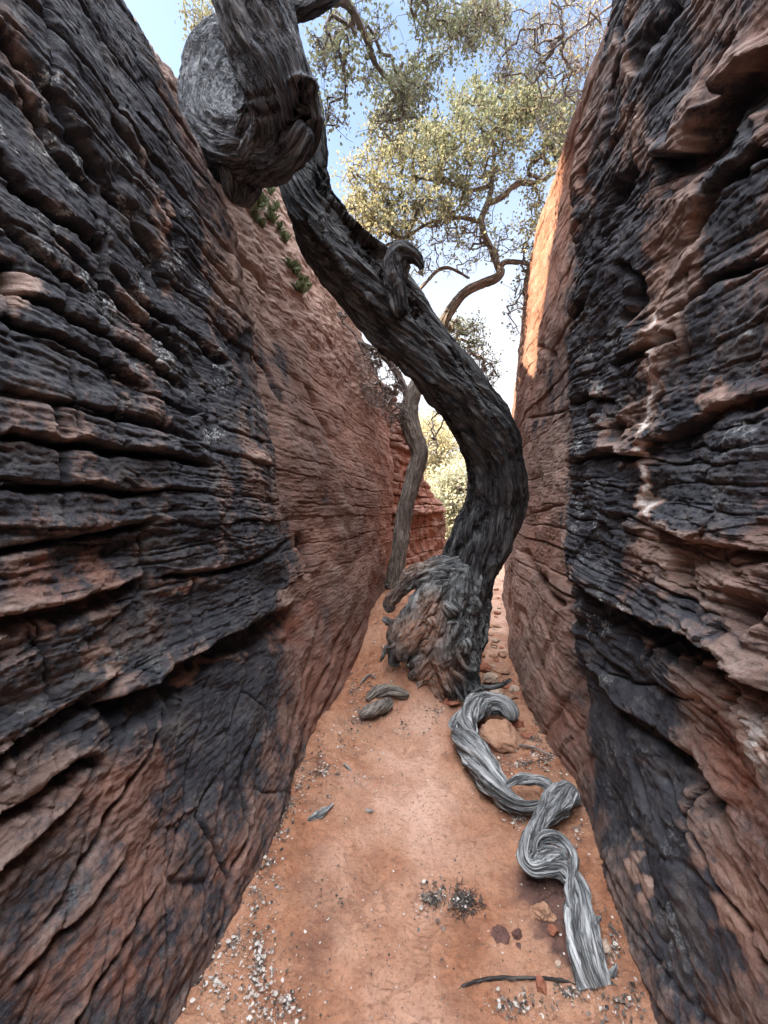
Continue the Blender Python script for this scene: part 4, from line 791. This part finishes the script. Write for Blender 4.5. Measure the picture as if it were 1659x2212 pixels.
stone(1194, 1986, 20, 14, 'tan', 7, 'small tan stone touching the rounded tan rock', .7)
stone(1196, 2012, 26, 18, 'red', 8, 'small red brown stone below the rounded tan rock', .7)
stone(1083, 2024, 36, 18, 'dark', 9, 'flat triangular maroon rock on open sand', .45, 7)
stone(1120, 2018, 24, 18, 'dark', 10, 'dark lumpy maroon stone right of the flat triangular one', .7)
stone(1121, 2044, 14, 10, 'dark', 11, 'tiny maroon pebble between the dark stones and the long stick', .7)
stone(1311, 2044, 28, 20, 'pale', 12, 'pale oval stone wedged between the log and the right wall', .55, 16)
stone(1207, 2079, 14, 18, 'pale', 13, 'little cream pebble left of the near end of the log', .9, 16)
stone(1170, 2131, 28, 20, 'red', 14, 'square red stone lying against the long thin stick', .7, 7)
stone(974, 1518, 44, 16, 'red', 15, 'flat red rock in front of the tree roots', .4, 9)
for k, (a, b, w_, h_, c) in enumerate([(1045,1438,34,26,'red'),(1060,1468,40,18,'pale'),(1085,1450,32,16,'tan'),(1072,1500,46,18,'pale'),(1098,1508,40,18,'tan'),(1108,1530,30,18,'tan'),(1120,1600,22,14,'tan'),(1140,1588,24,14,'red'),(1145,1612,30,16,'tan'),(1070,1530,26,12,'pale'),(1040,1415,20,12,'red'),(1092,1482,24,12,'red'),(1128,1575,20,10,'tan'),(1158,1640,18,9,'tan'),(1060,1440,18,10,'pale'),(1110,1487,22,11,'pale')]):
    stone(a, b, w_, h_, c, 30+k, {'red': 'reddish', 'pale': 'pale', 'tan': 'tan'}[c]+' broken sandstone piece on the rubbly strip between the tree roots and the right wall', .5, 9, 'broken sandstone pieces along the right wall')

rr_ = np.random.RandomState(77)
for k in range(26):
    b = 1235+190*rr_.uniform()**.8; a = 1050+ (rr_.uniform()*.9+.05)*52+(b-1235)*.02; w_ = rr_.uniform(10, 26)*(b-1130)/280
    stone(a, b, w_, w_*.6, ['tan', 'red', 'pale'][k % 3], 130+k, 'weathered sandstone fragment on the pinkish floor of the passage right of the big trunk', .45, 9, 'sandstone fragments in the passage behind the trunk')
# ---------------------------------------------------------------- litter
def litter():
    rr = np.random.RandomState(9); Pp, Sz, Tn = [], [], []
    AREAS = [(470,2130,60,80,110,.75),(560,2080,36,120,170,.8),(620,2170,60,50,90,.7),(505,2040,34,60,70,.6),(545,1930,34,60,70,.45),(580,1870,30,40,50,.5),(600,1790,25,50,60,.6),(625,1740,30,30,45,.6),(650,1700,40,40,90,.45),(700,1670,60,30,120,.4),(735,1620,30,40,60,.4),(770,1560,40,40,110,.3),
      (800,1480,40,50,110,.2),(830,1400,30,50,100,.2),(860,1330,30,30,50,.2),(950,1930,34,40,60,.45),(1000,1950,30,24,50,.3),(925,1945,22,20,26,.3),(1120,1770,28,26,80,.5),(1130,1650,60,20,140,.4),(1150,1600,40,20,80,.4),(1180,1640,30,20,60,.5),(1120,2175,70,30,50,.4),(1090,2190,50,20,30,.4),(1230,2150,30,20,30,.5),
      (1340,2170,60,40,50,.4),(970,1500,30,14,60,.45),(940,1480,20,20,30,.4),(1090,1470,30,30,60,.4),(760,1500,24,50,70,.3),(1055,1660,30,18,40,.4),(880,1470,40,20,40,.2),(1190,1760,30,20,40,.4),(640,2050,20,40,18,.4),(740,1950,60,60,22,.2),(560,1880,14,60,40,.3),(610,1760,12,40,50,.2),(690,1630,12,50,60,.2),(770,1500,12,50,60,.2),(1250,1800,14,60,40,.3),(1215,1700,14,40,40,.3),(1330,2050,20,60,50,.3),(1370,2150,20,50,50,.3),(1160,1560,12,50,40,.3)]
    for cx, cy, rx, ry, n, pf in AREAS:
        n = int(n*2.5); a = rr.uniform(0, 6.283, n); q = np.abs(rr.normal(size=n))*.85; 
        for k in range(n): Pp.append((cx+rx*q[k]*math.cos(a[k]), cy+ry*q[k]*math.sin(a[k]))); 
        Tn += list(np.where(rr.uniform(size=n) < pf*.7, rr.uniform(.7, 1, n), rr.uniform(0, .4, n))); Sz += list(.0028+.009*rr.uniform(0, 1, n)**2)
    n = 2600
    for k in range(n):
        y = 1106+1250/rr.uniform(1.13, 3.6)**1; x = rr.uniform(440, 1330)
        Pp.append((x, y)); Tn.append(rr.uniform(.6, 1) if rr.uniform() < .35 else rr.uniform(0, .4)); Sz.append(rr.uniform(.002, .0065))
    Pp = np.array(Pp); z = np.zeros(len(Pp))
    for _ in range(6):
        Y = F*(CH-z)/(Pp[:, 1]-CY); X = (Pp[:, 0]-CX)/F*Y; z = gz(X, Y)
    keep = (Y > .9) & (X-DIR*Y > -.86) & (X-DIR*Y < .66); Pn = np.stack([X, Y, z+.006+rr.uniform(0, .006, len(z))], 1)[keep]; Tn = np.array(Tn)[keep]; Sz = np.array(Sz)[keep]*(1+.25*Y[keep])
    V, q, tn = leaves(Pn, Sz*1.3, rr, Tn, .5, asp=.75); V = V.reshape(-1, 6, 3); c = V.mean(1, keepdims=True); V[..., 2] = c[..., 2]+(V[..., 2]-c[..., 2])*.45; V = V.reshape(-1, 3)
    o = link('leaf_litter', mesh('leaf_litter', V, q, {'tone': tn}, smooth=False), None, MAT_LITTER)
    tag(o, 'dry pale and dark fallen leaves scattered over the sand and heaped along the walls', 'leaf litter', None, 'stuff')
litter()
def twig_pile(px, py, w_, n, label, seed):
    rr = np.random.RandomState(seed); x, y, z = Gg(px, py); s = w_*y/F
    c = np.array([[x, y, z]])+np.stack([rr.normal(size=n)*s*.45, rr.normal(size=n)*s*.45, np.abs(rr.normal(size=n))*s*.09+.003], 1); d = unit(rr.normal(size=(n, 3))*np.array([1, 1, .15]))*(rr.uniform(.1, .36, n)*s)[:, None]
    V1, q1 = prisms(c-d, c+d, np.full(n, .0016), np.full(n, .001), 4)
    o = link('twig_pile', mesh('twig_pile', V1, q1, {'bark': V1}), None, MAT_TWIG2); return tag(o, label, 'twig pile')
twig_pile(1004, 1952, 36, 170, 'dark clump of broken twigs on open sand in the middle of the path', 91)
twig_pile(935, 1944, 22, 70, 'small scatter of dark twigs left of the main twig clump', 92)
twig_pile(1000, 1490, 40, 160, 'dark twigs heaped at the foot of the tree roots', 93)

# ---------------------------------------------------------------- little plants on the slope above the left wall
def slope_plants():
    pxs, pys = proj(VL); dep = VL[..., 1]; rr = np.random.RandomState(3); proto = None
    MAT_PL = leaf_material('succulent_green', (.10, .13, .06), (.17, .20, .10), (.25, .25, .14), .1)
    spots = [(548,432),(560,452),(572,436),(585,462),(556,475),(570,488),(592,480),(603,500),(540,455),(618,520),(640,590),(655,605),(668,620),(630,575),(650,630),(600,450),(585,415)]
    for k, (a, b) in enumerate(spots):
        m = (np.abs(pxs-a) < 5) & (np.abs(pys-b) < 5) & (dep > 2.3)
        if not m.any(): continue
        i = np.argmin(np.where(m, dep, 1e9)); p = VL.reshape(-1, 3)[i]
        if proto is None:
            n = 46; Pn = rr.normal(size=(n, 3))*np.array([.010, .010, .003]); V, q, tn = leaves(Pn, rr.uniform(.06, .10, n), rr, rr.uniform(0, 1, n), .5, asp=.4)
            V = V.reshape(-1, 6, 3); dz = V-V[:, :1]; L = np.linalg.norm(dz, axis=-1, keepdims=True); up = unit(rr.normal(size=(n, 1, 3))*.45+np.array([0, 0, 1.])); al = (dz*unit(V[:, 3:4]-V[:, :1])).sum(-1, keepdims=True); V = V[:, :1]+up*al+(dz-unit(V[:, 3:4]-V[:, :1])*al)
            proto = mesh('green_plant', V.reshape(-1, 3), q, {'tone': tn}, False); proto.materials.append(MAT_PL)
        o = bpy.data.objects.new('green_plant', proto); C.objects.link(o); o.location = p; s = rr.uniform(.7, 1.3); o.scale = (s, s, s); o.rotation_euler = (0, 0, rr.uniform(0, 6))
        tag(o, 'small upright green plant growing on the gravelly slope between the burl and the leaning trunk', 'plant', 'green plants on the left slope')
slope_plants()
